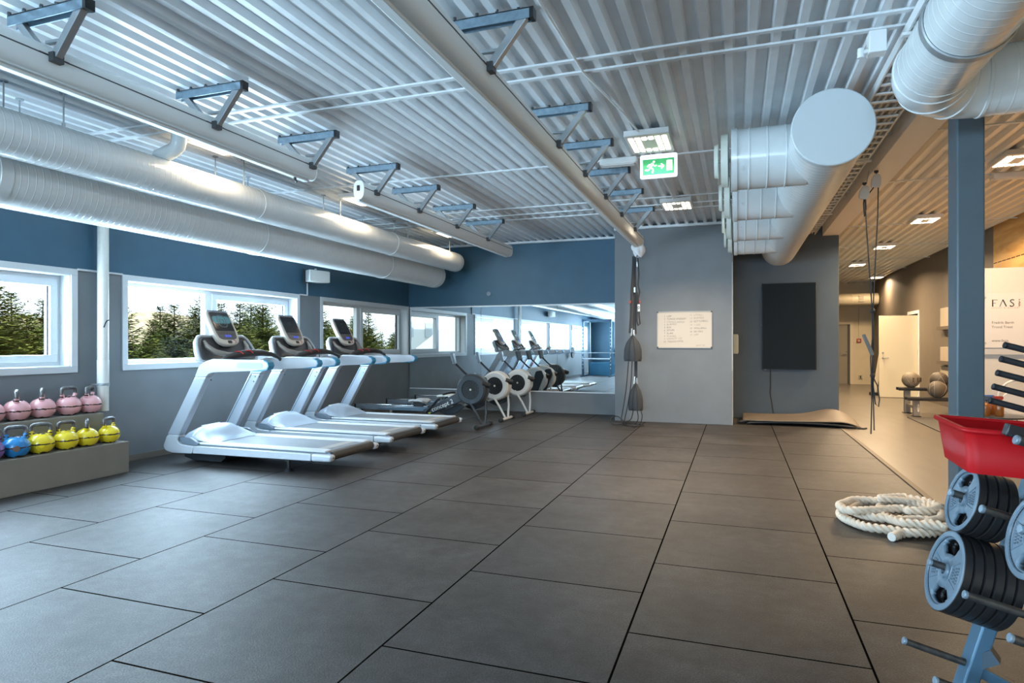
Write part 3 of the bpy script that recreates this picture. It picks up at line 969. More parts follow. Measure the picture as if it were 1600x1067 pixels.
    def hood(u, v):
        y = .09 + (W - .18) * v
        e = (2 * v - 1)
        hgt = .405 - .05 * abs(e) ** 2.4
        px = [(.215, .235), (.225, .30), (.25, .345 if True else 0), (.30, hgt - .015), (.36, hgt), (.44, hgt - .035), (.56, .285), (.66, .238)]
        q = u * (len(px) - 1)
        i = min(int(q), len(px) - 2)
        f = q - i
        x = px[i][0] * (1 - f) + px[i + 1][0] * f
        z = px[i][1] * (1 - f) + px[i + 1][1] * f
        z = .235 + (z - .235) * (1 - abs(e) ** 7 * .75)
        return V(x + .05 * abs(e) ** 2.5 * (u > .7), y, z)
    b = MB(); b.grid(hood, 21, 18)
    hd = obj('motor_hood', b, mat('hood_silver_blue', (.36, .41, .47), .34, .1), t, smooth=50)
    b = MB(); b.bar((.315, W / 2 - .17, .392), (.315, W / 2 + .10, .400), .022, .010); obj('hood_badge', b, mat('badge_pale', (.85, .86, .86), .3), hd, smooth=0)

    # tray behind the console
    org, dn = V(.455, 0, 1.445), V(.13, 0, -.27)
    dn = dn.normalized()
    up = V(.27, 0, .13).normalized()
    out = rounded([(.09, .0), (W - .09, .0), (W - .03, .16), (W - .01, .32), (.01, .32), (.03, .16)], .10, 7)
    b = MB(); b.prism(out, org - up * .082, (0, 1, 0), dn, -.05); obj('tray_shell', b, TW, t, bevel=.02, bseg=3)
    b = MB(); b.tube([org - up * .018 + V(0, p[0], 0) + dn * p[1] for p in out], .020, 10, closed=True); obj('tray_rim', b, TW, t)
    inn = rounded([(.125, .03), (W - .125, .03), (W - .07, .16), (W - .06, .31), (.06, .31), (.07, .16)], .08, 7)
    cen = V(0, sum(p[0] for p in inn) / len(inn), 0)
    b = MB()
    rings = []
    for s, dz in ((1, .006), (.93, -.012), (.8, -.022), (.5, -.026)):
        rings.append([org + V(0, 1, 0) * (W / 2 + (p[0] - W / 2) * s) + dn * (.17 + (p[1] - .17) * s) + up * dz for p in inn])
    n = len(inn)
    b.v = [tuple(v) for r in rings for v in r]
    b.f = [(i * n + k, i * n + (k + 1) % n, (i + 1) * n + (k + 1) % n, (i + 1) * n + k) for i in range(3) for k in range(n)] + [tuple(3 * n + k for k in range(n))]
    obj('tray_well', b, GRAPH, t, smooth=60)
    for sg in (-1, 1):
        b = MB(); b.tube([org + V(0, W / 2 + sg * q, 0) + dn * r + up * z for q, r, z in ((.31, .07, .0), (.31, .14, .012), (.25, .23, .04), (.13, .29, .09), (.06, .30, .13))], [.016, .026, .034, .03, .02], 12)
        obj('tray_fin', b, mat('warm_grey_satin', (.30, .27, .24), .3, .3), t)
    b = MB(); b.bar((.43, W / 2, 1.50), (.50, W / 2, 1.30), .16, .08); obj('console_neck', b, BLACK, t, bevel=.02)

    # console slab
    o = V(.362, W / 2, 1.745)
    cd = V(.225, 0, -.41).normalized() * .83
    cn = V(.41, 0, .225).normalized()
    Y = (0, 1, 0)
    body = [(-.155, .0), (.155, .0), (.185, .10), (.192, .36), (.16, .51), (.08, .56), (-.08, .56), (-.16, .51), (-.192, .36), (-.185, .10)]
    b = MB(); b.prism(rounded(body, .05, 3), o, Y, cd, .055)
    con = obj('console', b, BEIGE, t, bevel=.014, bseg=3)
    b = MB(); b.prism(rounded([(-.148, .03), (.148, .03), (.152, .32), (.135, .45), (.09, .475), (-.09, .475), (-.135, .45), (-.152, .32)], .03, 3), o + cn * .004, Y, cd, .006); obj('bezel', b, GRAPH, con)
    b = MB(); b.prism([(-.134, .045), (.134, .045), (.138, .335), (-.138, .335)], o + cn * .0085, Y, cd, .004); obj('screen', b, SCREEN, con, smooth=0)
    if lit:
        b = MB(); b.prism(rounded([(-.132, .10), (.133, .10), (.134, .22), (-.133, .22)], .05, 4), o + cn * .0098, Y, cd, .001); obj('screen_glow', b, TEALGLOW, con, smooth=0)
        b = MB()
        ring = [(0.062 * math.copysign(abs(math.cos(a)) ** .6, math.cos(a)), .185 + .095 * math.copysign(abs(math.sin(a)) ** .7, math.sin(a))) for a in [2 * PI * k / 32 for k in range(32)]]
        b.tube([o + cn * .0105 + Vector(Y) * q[0] + cd * q[1] for q in ring], .0055, 6, closed=True)
        b.tube([o + cn * .0105 + Vector(Y) * q[0] + cd * q[1] for q in ((-.026, .23), (-.026, .155), (.026, .155), (.026, .24))], .0055, 6)
        obj('screen_emblem', b, GREYMARK, con)
    else:
        b = MB(); ring = [(.03 * math.cos(a), .16 + .04 * math.sin(a)) for a in [2 * PI * k / 24 for k in range(24)]]
        b.tube([o + cn * .0105 + Vector(Y) * q[0] + cd * q[1] for q in ring], .003, 6, closed=True)
        obj('screen_emblem', b, mat('screen_faint_mark', (.05, .07, .07), .3), con)
    b = MB()
    for q in range(6):
        for r in (.355, .378):
            b.prism([(-.12 + q * .041, r), (-.09 + q * .041, r), (-.09 + q * .041, r + .012), (-.12 + q * .041, r + .012)], o + cn * .0095, Y, cd, .003)
    obj('key_panel', b, mat('key_grey_brown', (.16, .13, .10), .5), con, smooth=0)
    b = MB()
    for q in (-.045, -.012, .021):
        b.prism([(q, .405), (q + .027, .405), (q + .027, .438), (q, .438)], o + cn * .0095, Y, cd, .003)
    obj('blue_display', b, BLUELED, con, smooth=0)
    b = MB(); b.prism(rounded([(-.03, .492), (.03, .492), (.03, .535), (-.03, .535)], .01), o + cn * .006, Y, cd, .012); obj('control_knob', b, BLACK, con, bevel=.003)
    b = MB(); b.tube([o + cn * .003 + Vector(Y) * (.07 + .022 * math.cos(a)) + cd * (.51 + .022 * math.sin(a)) for a in [-1.6 + .25 * k for k in range(13)]], .003, 6); obj('stop_ring', b, RED, con)
    b = MB(); b.prism(rounded([(-.15, .004), (.15, .004), (.15, .022), (-.15, .022)], .006), o + cn * .003, Y, cd, .004); obj('top_bar', b, TBLUE, con)

    # padded cross handle with red stripes
    b = MB(); b.tube([(.84, .06, 1.165), (.86, .12, 1.195), (.90, .22, 1.225), (.95, .36, 1.245), (.99, .50, 1.245), (1.0, .66, 1.225), (.99, .80, 1.185), (.96, .87, 1.15)], [.02, .035, .042, .042, .036, .026, .022, .02], 14)
    gb = obj('cross_handle', b, mat('handle_soft_black', (.028, .027, .028), .45), t)
    b = MB()
    for s in (0, .10):
        b.tube([(.90 + s * .5, .19 + s, 1.262 + s * .12), (.935 + s * .5, .23 + s, 1.262 + s * .1), (.96 + s * .45, .25 + s, 1.235 + s * .08)], .006, 6)
    obj('red_stripe', b, RED, gb)
    return t


treadmill((-6.20, 5.5, 0), 'silver treadmill nearest the kettlebells, glowing teal emblem on its screen', True)
treadmill((-6.27, 6.81, 0), 'silver treadmill standing between the two others, dark screen', False)
treadmill((-6.29, 8.08, 0), 'silver treadmill farthest from the camera, next to the rowing machines', False)

# ---------------------------------------------------------------- rowing machines
RWHITE = mat('rower_pale_grey', (.66, .67, .65), .4)
RBLK = mat('rower_black', (.032, .042, .052), .42)
RBLUE = mat('rower_slate_rail', (.10, .15, .19), .4, .2)
RALU = mat('rower_rail_aluminium', (.45, .49, .53), .3, .8)


def rower(loc, label, body, text):
    t = thing('rowing_machine', label, 'rowing machine', loc, 0, 'rowing machines before the mirror')
    # local: x = 0 at the front foot, the rail runs to -x
    b = MB(); b.tube([(0, -.30, .035), (0, .30, .035)], .024, 12); ff = obj('front_foot', b, body, t)
    for yy in (-.29, .29):
        b = MB(); b.lathe([(0, -.05), (.034, -.045), (.036, .03), (.028, .05), (0, .05)], (0, yy, .036), (0, 1, 0), 16); obj('foot_cap', b, BLACKR, ff)
    b = MB(); b.tube([(-.005, -.06, .05), (-.10, -.10, .25), (-.24, -.10, .46)], .019, 10); obj('leg', b, body, t)
    b = MB(); b.tube([(.0, .06, .05), (.0, .10, .26), (-.02, .10, .50)], .019, 10); obj('leg', b, body, t)
    fc = V(-.19, 0, .61)
    b = MB(); b.lathe([(.155, -.115), (.225, -.115), (.25, -.09), (.257, -.05), (.257, .07), (.24, .10), (.19, .115), (.10, .115), (0, .115)], fc, (0, 1, 0), 48, caps=False); fw = obj('flywheel_cage', b, body, t)
    b = MB(); b.lathe([(.158, -.112), (.15, -.100), (.02, -.100), (.018, -.106), (0, -.106)], fc, (0, 1, 0), 40, caps=False); obj('flywheel_grille', b, mat('grille_black', (.006, .007, .008), .4), fw)
    b = MB()
    for k in range(16):
        a = 2 * PI * k / 16
        b.bar(fc + V(.03 * math.cos(a), -.104, .03 * math.sin(a)), fc + V(.15 * math.cos(a), -.104, .15 * math.sin(a)), .003, .006)
    for r in (.06, .09, .12):
        b.tube([fc + V(r * math.cos(a), -.104, r * math.sin(a)) for a in [2 * PI * k / 28 for k in range(28)]], .003, 6, closed=True)
    obj('grille_spoke', b, mat('spoke_black', (.02, .022, .024), .3), fw)
    b = MB(); b.cyl(fc + V(0, -.112, 0), fc + V(0, -.10, 0), .017, seg=14); obj('hub', b, mat('pale_yellow_hub', (.72, .74, .55), .4), fw)
    b = MB(); b.prism(rounded([(-.02, .20), (.10, .22), (.15, .10), (.10, -.02), (.0, -.26), (-.16, -.24)], .03), fc + V(.08, .135, -.02), (1, 0, 0), (0, 0, 1), .04); obj('chain_guard', b, RBLK, t, bevel=.008)
    b = MB(); b.cyl(fc + V(.19, -.08, .10), fc + V(.30, -.02, .06), .045, seg=16); obj('damper', b, BLACK, t)
    # main beam and rail
    b = MB(); b.prism([(-.42, .56), (-.30, .44), (-.92, .185), (-1.04, .185), (-1.08, .25)], (0, .05, 0), (1, 0, 0), (0, 0, 1), .10); bm_ = obj('main_beam', b, body, t, bevel=.012)
    bd = V(.12 + .62, 0, .31).normalized()
    bu = V(-bd.z, 0, bd.x)
    tm = text_mb(text, .105, V(-.90, -.0525, .222), bd, bu, .004); obj('lettering', tm, WHITE if body is RBLK else RBLK, bm_, smooth=0)
    b = MB(); b.tube([V(-.955, -.053, .228) + bd * (.028 * math.cos(a)) + bu * (.03 * math.sin(a)) for a in [.7 + .3 * k for k in range(16)]], .010, 6); obj('emblem', b, mat('emblem_yellow_green', (.55, .62, .06), .4), bm_)
    b = MB(); b.box((-2.38, -.035, .225), (-.95, .035, .305)); rl = obj('rail', b, RALU, t, bevel=.006)
    b = MB()
    for z in (.248, .27):
        b.box((-2.37, -.0375, z), (-1.0, -.034, z + .006))
    b.prism([(-2.0, .240), (-1.0, .300), (-1.0, .226), (-1.8, .226)], (0, -.034, 0), (1, 0, 0), (0, 0, 1), .005)
    obj('rail_side', b, RBLUE, rl, smooth=0)
    b = MB(); b.box((-2.385, -.045, .305), (-.95, .045, .318)); obj('rail_track', b, CHROME, rl, smooth=0, bevel=.002)
    b = MB(); b.box((-2.41, -.045, .215), (-2.378, .045, .322)); obj('rail_end', b, BLACK, rl, bevel=.006)
    b = MB(); b.bar((-2.28, 0, .23), (-2.33, 0, .04), .05, .03, up=(1, 0, 0)); obj('rear_leg', b, body, t, bevel=.006)
    b = MB(); b.tube([(-2.33, -.2, .035), (-2.33, .2, .035)], .022, 10); obj('rear_foot', b, BLACKR, t)

    def seat(u, v):
        x, y = (u - .5) * .26, (v - .5) * .30
        return V(-1.16 + x, y, .385 + .03 * (abs(y) / .15) ** 2 - .02 * (2 * u - 1) ** 4 - .012 * math.exp(-(y / .04) ** 2))
    b = MB(); b.grid(seat, 12, 14); se = obj('seat', b, RWHITE if body is RWHITE else mat('seat_grey', (.42, .43, .43), .5), t, smooth=60, solid=.035)
    b = MB(); b.box((-1.25, -.06, .30), (-1.07, .06, .375)); obj('seat_carriage', b, BLACK, se, bevel=.008)
    for yy in (-.15, .15):
        b = MB(); b.bar((-.98, yy, .20), (-.73, yy, .46), .115, .022, up=(-1, 0, 1)); fp = obj('footplate', b, RBLK, t, bevel=.01)
        b = MB(); b.bar((-.90, yy - .065, .325), (-.90, yy + .065, .325), .04, .012, up=(-1, 0, 1)); obj('strap', b, DARKG, fp)
    b = MB(); b.prism([(-.88, .20), (-.50, .36), (-.42, .30), (-.55, .20), (-.72, .13)], (0, .20, 0), (1, 0, 0), (0, 0, 1), .04); obj('heel_shell', b, RBLK, t, bevel=.01)
    b = MB(); b.tube([(-.62, -.22, .53), (-.60, -.10, .54), (-.60, .10, .54), (-.62, .22, .53)], .016, 10); obj('pull_handle', b, BLACKR, t)
    # monitor
    b = MB(); b.tube([(-.27, 0, .82), (-.36, 0, .89), (-.50, 0, 1.02)], .017, 10); obj('monitor_arm', b, BLACK, t)
    ro = Matrix.Rotation(math.radians(-14), 3, 'Y') @ Matrix.Rotation(math.radians(12), 3, 'Z')
    b = MB(); b.box((-.56, -.085, 1.0), (-.515, .085, 1.20), ro); mo = obj('monitor', b, mat('monitor_grey_blue', (.10, .14, .17), .4), t, bevel=.012)
    b = MB(); b.box((-.566, -.065, 1.08), (-.556, .065, 1.185), ro, (-.5375, 0, 1.1)); obj('display', b, SCREEN, mo, smooth=0)
    return t


rower((-3.86, 9.55, 0), 'black rowing machine, nearest of three, with lettering along its beam', RBLK, 'concept 2')
rower((-3.83, 10.55, 0), 'pale grey rowing machine between the black one and the one by the mirror', RWHITE, 'concept 2')
rower((-3.74, 11.52, 0), 'pale grey rowing machine closest to the mirror', RWHITE, 'concept 2')

# ---------------------------------------------------------------- kettlebells on a two-step plinth
t = thing('kettlebell_plinth', 'grey painted two-step plinth carrying the kettlebells under the left window', 'plinth', (-6.32, 3.0, 0))
PLY = mat('plinth_taupe_grey', (.20, .185, .155), .55, noise=.06, nscale=4, bump=.05, bscale=60)
b = MB(); b.box((-.255, -1.6, 0), (.28, 1.98, .325)); obj('lower_step', b, PLY, t, smooth=0, bevel=.006)
b = MB(); b.box((-.255, -1.6, .325), (.045, 1.88, .625)); obj('upper_step', b, PLY, t, smooth=0, bevel=.006)


def worn(name, col, wear=.03):
    """glossy enamel, worn to dark iron round the waist seam, the base and the horns"""
    m = mat(name, col, .25, coat=.3)
    N, L, p = nodes_of(m)
    tc = N.new('ShaderNodeTexCoord')
    sx = N.new('ShaderNodeSeparateXYZ')
    L.new(tc.outputs['Object'], sx.inputs[0])
    n = N.new('ShaderNodeTexNoise'); n.inputs['Scale'].default_value = 38; n.inputs['Detail'].default_value = 5
    L.new(tc.outputs['Object'], n.inputs['Vector'])
    outs = []
    for z0, w, k in ((.091, .006, .022), (.004, .010, .05), (.190, .006, .04)):
        d = N.new('ShaderNodeMath'); d.operation = 'SUBTRACT'; d.inputs[1].default_value = z0
        L.new(sx.outputs['Z'], d.inputs[0])
        a = N.new('ShaderNodeMath'); a.operation = 'ABSOLUTE'; L.new(d.outputs[0], a.inputs[0])
        q = N.new('ShaderNodeMath'); q.operation = 'MULTIPLY_ADD'; q.inputs[1].default_value = k; q.inputs[2].default_value = w - k * .52
        L.new(n.outputs['Fac'], q.inputs[0])
        lt = N.new('ShaderNodeMath'); lt.operation = 'LESS_THAN'
        L.new(a.outputs[0], lt.inputs[0]); L.new(q.outputs[0], lt.inputs[1])
        outs.append(lt.outputs[0])
    g = N.new('ShaderNodeMath'); g.operation = 'GREATER_THAN'; g.inputs[1].default_value = .70
    L.new(n.outputs['Fac'], g.inputs[0]); outs.append(g.outputs[0])
    acc = outs[0]
    for q in outs[1:]:
        mx = N.new('ShaderNodeMath'); mx.operation = 'MAXIMUM'
        L.new(acc, mx.inputs[0]); L.new(q, mx.inputs[1]); acc = mx.outputs[0]
    mix = N.new('ShaderNodeMix'); mix.data_type = 'RGBA'
    L.new(acc, mix.inputs[0])
    mix.inputs[6].default_value = (*col, 1)
    mix.inputs[7].default_value = (.035, .025, .02, 1)
    L.new(mix.outputs[2], p.inputs['Base Color'])
    return m


KP, KY, KB = worn('pink_enamel', (.72, .36, .37)), worn('yellow_enamel', (.78, .60, .02)), worn('blue_enamel', (.015, .20, .48))
KV = worn('violet_enamel', (.22, .10, .30))
IRON = mat('worn_handle_steel', (.15, .145, .145), .32, .6, noise=.4, nscale=30)


def kettlebell(loc, rz, label, m, group, badge=False, s=1.0):
    t = thing('kettlebell', label, 'kettlebell', loc, rz, group)
    prof = [(0, 0), (.054, 0), (.059, .002)]
    for k in range(1, 18):
        a = -1.02 + (1.02 + 1.50) * k / 17
        prof.append((.111 * math.cos(a), .091 + .101 * math.sin(a)))
    prof.append((0, .1925))
    b = MB(); b.lathe([(r * s, h * s) for r, h in prof], seg=36, caps=False)
    for sg in (-1, 1):
        b.tube([(sg * .045 * s, 0, .150 * s), (sg * .066 * s, 0, .178 * s), (sg * .074 * s, 0, .212 * s)], [.032 * s, .022 * s, .0185 * s], 14)
    bo = obj('body', b, m, t, smooth=50)
    b = MB()
    hp = [(-.074, .205), (-.0765, .235), (-.070, .258), (-.052, .268), (0, .270), (.052, .268), (.070, .258), (.0765, .235), (.074, .205)]
    b.tube([(x * s, 0, z * s) for x, z in hp], .0185 * s, 14)
    obj('handle', b, IRON, t)
    if badge:
        b = MB(); b.lathe([(.0, .1155), (.026, .1145), (.026, .103)], (0, 0, .086), (0, -1, 0), 24, caps=False); obj('badge', b, KY if m is KY else mat('badge_brown', (.16, .09, .06), .4), bo)
    return t


def kb(px_y, x, z, rz, label, m, g, **k):
    kettlebell((x, px_y, z), math.radians(rz), label, m, g, **k)


gp, gy = 'pink kettlebells on the upper step', 'yellow kettlebells on the lower step'
UX, UZ, LXX, LZ = -6.42, .625, -6.16, .325
kb(3.887, UX, UZ, 147, 'pink kettlebell on the upper step, cut off by the photo edge', KP, gp)
kb(4.112, UX, UZ, 146, 'pink kettlebell with its handle seen end-on, above the blue one', KP, gp, s=1.03)
kb(4.347, UX, UZ, 144, 'pink kettlebell with end-on handle, between others, above the leftmost yellow one', KP, gp, s=1.03)
kb(4.607, UX, UZ, 96, 'pink kettlebell showing its handle loop, second from the white pipe', KP, gp, s=1.03)
kb(4.831, UX, UZ, 121, 'pink kettlebell at the end of the upper step beside the white pipe', KP, gp)
kb(3.72, LXX, LZ, 55, 'violet kettlebell at the left photo edge on the lower step', KV, 'odd coloured kettlebells on the lower step')
kb(3.939, LXX, LZ, 60, 'blue kettlebell, the only blue one, on the lower step', KB, 'odd coloured kettlebells on the lower step', badge=True)
kb(4.158, LXX, LZ, 58, 'yellow kettlebell with a round badge, wide handle facing us, next to the blue one', KY, gy, badge=True)
kb(4.395, LXX, LZ, 84, 'yellow kettlebell, second from the blue one, handle half turned', KY, gy, s=0.97)
kb(4.608, LXX, LZ, 141, 'yellow kettlebell with its handle seen end-on', KY, gy, s=0.95)
kb(4.844, LXX, LZ, 103, 'yellow kettlebell at the right end of the lower step', KY, gy, s=0.93)

# white downpipe on the window wall
t = thing('downpipe', 'white vertical pipe on the wall between two windows, taped near the bottom', 'pipe', (-6.47, 5.02, .625))
PW = mat('pipe_cream_white', (.70, .68, .63), .4, noise=.03)
b = MB(); b.cyl((0, 0, .0), (0, 0, 2.3), .055, seg=24); obj('pipe', b, PW, t)
b = MB(); b.cyl((0, 0, .26), (0, 0, .55), .058, seg=24); obj('tape_wrap', b, mat('pipe_tape', (.76, .74, .70), .35), t, bevel=.002)
b = MB(); b.tube([(.06 * math.cos(a * 1.3), .06 * math.sin(a * 1.3), .27 + .0014 * a) for a in [k * .5 for k in range(45)]], .004, 6); b.tube([(.0, -.06, .29), (-.03, -.10, .29), (-.06, -.09, .29)], .006, 6); obj('wire_tie', b, STEELG, t)
b = MB(); b.tube([(.05, -.03, .90), (.057, -.015, .95), (.062, .0, .975), (.066, .02, .98)], .006, 6); obj('hook', b, BLACK, t)

# speaker on the window wall
t = thing('wall_speaker', 'white loudspeaker tilted on a wall bracket under the lower duct', 'loudspeaker', (XL, 8.63, 2.43))
ro = Matrix.Rotation(math.radians(14), 3, 'Y')
b = MB(); b.prism([(.06, -.12), (.20, -.20), (.29, .20), (.06, .14)], (0, 0, -.09), (1, 0, 0), (0, 1, 0), .19); obj('cabinet', b, mat('speaker_white', (.72, .73, .68), .45), t, bevel=.012)
b = MB(); b.prism([(.203, -.195), (.293, .195), (.298, .195), (.208, -.195)], (0, 0, -.08), (1, 0, 0), (0, 1, 0), .17); obj('grille', b, mat('speaker_grille', (.66, .67, .63), .7), t)
b = MB(); b.box((.0, -.10, -.10), (.02, -.0, .12)); b.box((.02, -.07, -.02), (.09, -.03, .02)); obj('bracket', b, DARKG, t, smooth=0)
b = MB(); b.tube([(.15, .0, .10), (.15, 0, .125), (.15, .03, .13), (.15, .05, .10)], .008, 8); obj('knob_loop', b, WHITE, t)
t = obj('cable_conduit', MB().tube([(XL + .012, 8.62, 2.135), (XL + .012, 8.62, 2.33)], .012, 8), FRAMEW)
tag(t, 'thin white cable conduit running down from the wall loudspeaker', 'conduit')
t = thing('wall_speaker', 'white loudspeaker high on the wall behind the camera, seen in the mirror', 'loudspeaker', (XL, 1.5, 2.43))
b = MB(); b.box((.06, -.19, -.09), (.24, .19, .10)); obj('cabinet', b, mat('speaker_white', (0, 0, 0)), t, bevel=.012)
b = MB(); b.box((.0, -.05, -.08), (.06, .05, .08)); obj('bracket', b, DARKG, t, smooth=0)

# ---------------------------------------------------------------- mirrors
for i, (xa, xb, w) in enumerate(((-6.545, -4.925, 'left panel, beside the window wall'), (-4.92, -3.315, 'middle panel, behind the rowing machines'), (-3.31, -2.034, 'right panel, against the grey pier'))):
    t = thing('wall_mirror', 'wide wall mirror, ' + w, 'mirror', (xa, 12.02, .40), 0, 'mirror panels on the back wall')
    b = MB(); b.box((0, .0, .02), (xb - xa, .008, 1.70)); obj('glass', b, MIRROR, t, smooth=0)
    b = MB(); b.box((0, -.014, .0), (xb - xa + .005, .018, .02)); obj('bottom_rail', b, mat('mirror_white_rail', (.72, .76, .78), .3), t, smooth=0)
    b = MB(); b.box((0, -.012, 1.70), (xb - xa + .005, .018, 1.725)); obj('top_rail', b, mat('mirror_white_rail', (0, 0, 0)), t, smooth=0)
t = thing('cover_plate', 'small round cover plate on the blue wall above the mirror', 'cover plate', (-4.75, 12.02, 2.36))
b = MB(); b.lathe([(.0, -.012), (.045, -.012), (.05, -.004), (.05, 0)], (0, 0, 0), (0, 1, 0), 24); obj('plate', b, mat('cap_grey_blue', (.16, .22, .27), .4), t)
t = thing('wall_socket', 'round dark wall socket low on the wall beside the pier', 'socket', (-2.1, 12.02, .19))
b = MB(); b.lathe([(.0, -.03), (.05, -.028), (.06, -.01), (.06, 0)], (0, 0, 0), (0, 1, 0), 24); obj('plate', b, mat('cap_grey_blue', (0, 0, 0)), t)

# ---------------------------------------------------------------- pier: whiteboard, hanging straps
t = thing('whiteboard', 'whiteboard with a faded handwritten exercise list on the grey pier', 'whiteboard', (-1.30, 11.15, 1.275))
w, h = .905, .625
b = MB(); b.box((.01, -.012, .01), (w - .01, -.0, h - .01)); obj('panel', b, mat('whiteboard_surface', (.62, .52, .40), .35), t, smooth=0)
b = MB()
for lo, hi in (((0, 0), (w, .014)), ((0, h - .014), (w, h)), ((0, 0), (.014, h)), ((w - .014, 0), (w, h))):
    b.box((lo[0], -.020, lo[1]), (hi[0], 0, hi[1]))
obj('frame', b, mat('board_frame_grey', (.42, .41, .39), .5), t, smooth=0)
b = MB(); b.box((-.012, -.023, -.012), (.012, .0, .012))
many('corner', b, [(.012, -.0005, .012), (w - .012, -.0005, .012), (.012, -.0005, h - .012), (w - .012, -.0005, h - .012)], DARKG, t, bevel=.004)
INK = mat('faded_marker', (.36, .295, .23), .6)
INK2 = mat('dark_marker', (.22, .18, .14), .6)
rnd = random.Random(4)
left = ['LØP', 'TUNGE KNEBØY', 'STRAKE ARMER', 'BURPEES', 'ROI', 'SITUPS', 'SLAM', 'PLANKE', 'HANDST. GÅ', 'TOUCH STOL']
right = ['UTFALL', 'BURPEES', 'KETTLEBELL', '1 LEG', 'WALLBALL', 'SKI ERG', 'LØP']
for col, (rows, x0, z0, dz, n0) in enumerate(((left, .105, .53, .0485, 1), (right, .54, .545, .056, 11))):
    for i, s in enumerate(rows):
        a = V(1, 0, rnd.uniform(-.02, .05))
        o = V(x0, -.0128, z0 - i * dz)
        wr_ = text_mb(('%d' % (n0 + i)).rjust(2) + '  ' + s, .043, o, a, V(.12, 0, 1), .0006)
        obj('handwriting', wr_, INK2 if rnd.random() < .35 else INK, t, smooth=0)
obj('handwriting', text_mb('28.07.20', .042, (.64, -.0128, .03), (1, 0, .03), (.15, 0, 1), .0006), INK, t, smooth=0)

MESHB = mat('black_mesh_fabric', (.035, .042, .05), .7, noise=.35, nscale=160, bump=.2, bscale=220)
STRAP = mat('black_strap_webbing', (.022, .022, .024), .6)
STRAPB = mat('dark_brown_strap', (.06, .05, .045), .6)
# white cloth bag tied to the awning end
t = thing('cloth_bag', 'crumpled white cloth bag tied under the end of the middle awning', 'bag', (-1.56, 10.53, 2.94))


def bag(u, v):
    th = 2 * PI * u
    z = -.16 + .27 * v
    r = .105 * (math.sin(PI * min(1, .12 + .85 * v)) ** .7) * (1 + .14 * math.sin(3 * th + 5 * v) + .06 * math.sin(7 * th))
    return V(.03 * (1 - v) * 1.5 + r * math.cos(th), r * .8 * math.sin(th), z + .02 * math.sin(2 * th + v * 4))


b = MB(); b.grid(bag, 28, 14); obj('cloth', b, mat('white_cloth', (.75, .76, .77), .85, bump=.3, bscale=18), t, smooth=60)
b = MB(); b.tube([(.0, .0, .10), (-.06, .02, .13), (-.05, .02, .06)], .006, 6); obj('tie_string', b, STRAP, t)

t = thing('strap_bundle', 'bundle of black training straps hanging before the grey pier', 'straps', (-1.60, 10.62, 1.70), 0)
b = MB()
rnd = random.Random(9)
for i, (x, zb, wd, m) in enumerate(((-.085, -.17, .028, 0), (-.055, -.18, .03, 1), (-.02, -.12, .03, 0), (.01, -.19, .028, 1))):
    s = MB()
    for k in range(10):
        za, zc = 1.10 - k * (1.10 - zb) / 10, 1.10 - (k + 1) * (1.10 - zb) / 10
        s.bar((x * (.35 + .065 * k) + .004 * math.sin(k + i), .012 * i, za), (x * (.35 + .065 * (k + 1)) + .004 * math.sin(k + 1 + i), .012 * i, zc - .004), wd, .004, up=(0, 1, 0))
    obj('strap', s, STRAPB if m else STRAP, t, smooth=0)
s = MB(); s.tube([(.05, -.02, 1.08), (.07, -.03, .8), (.06, -.03, .62), (.085, -.03, .5), (.06, -.03, .40), (.075, -.03, .1), (.09, -.03, -.02), (.06, -.03, -.05), (.04, -.02, .02), (.045, -.02, .5)], .012, 8); obj('loop', s, STRAP, t)
for x, z in ((-.075, .34), (.075, .34)):
    s = MB(); s.box((x - .018, -.03, z - .022), (x + .018, .01, z + .022)); obj('red_clip', s, mat('faded_red_clip', (.38, .05, .05), .5), t, bevel=.004)
s = MB(); s.box((.05, -.045, .18), (.09, -.02, .30)); tg = obj('buckle_label', s, mat('strap_label_white', (.7, .7, .7), .5), t, bevel=.006)
s = MB(); s.tube([(.07 + .012 * math.cos(a), -.047, .245 + .022 * math.sin(a)) for a in [2 * PI * k / 16 for k in range(16)]], .004, 6, closed=True); obj('label_mark', s, STRAP, tg)
s = MB(); s.box((.035, -.03, .92), (.06, .0, 1.0)); s.box((-.01, -.03, .5), (.012, .0, .58)); obj('metal_adjuster', s, ALU, t, smooth=0)


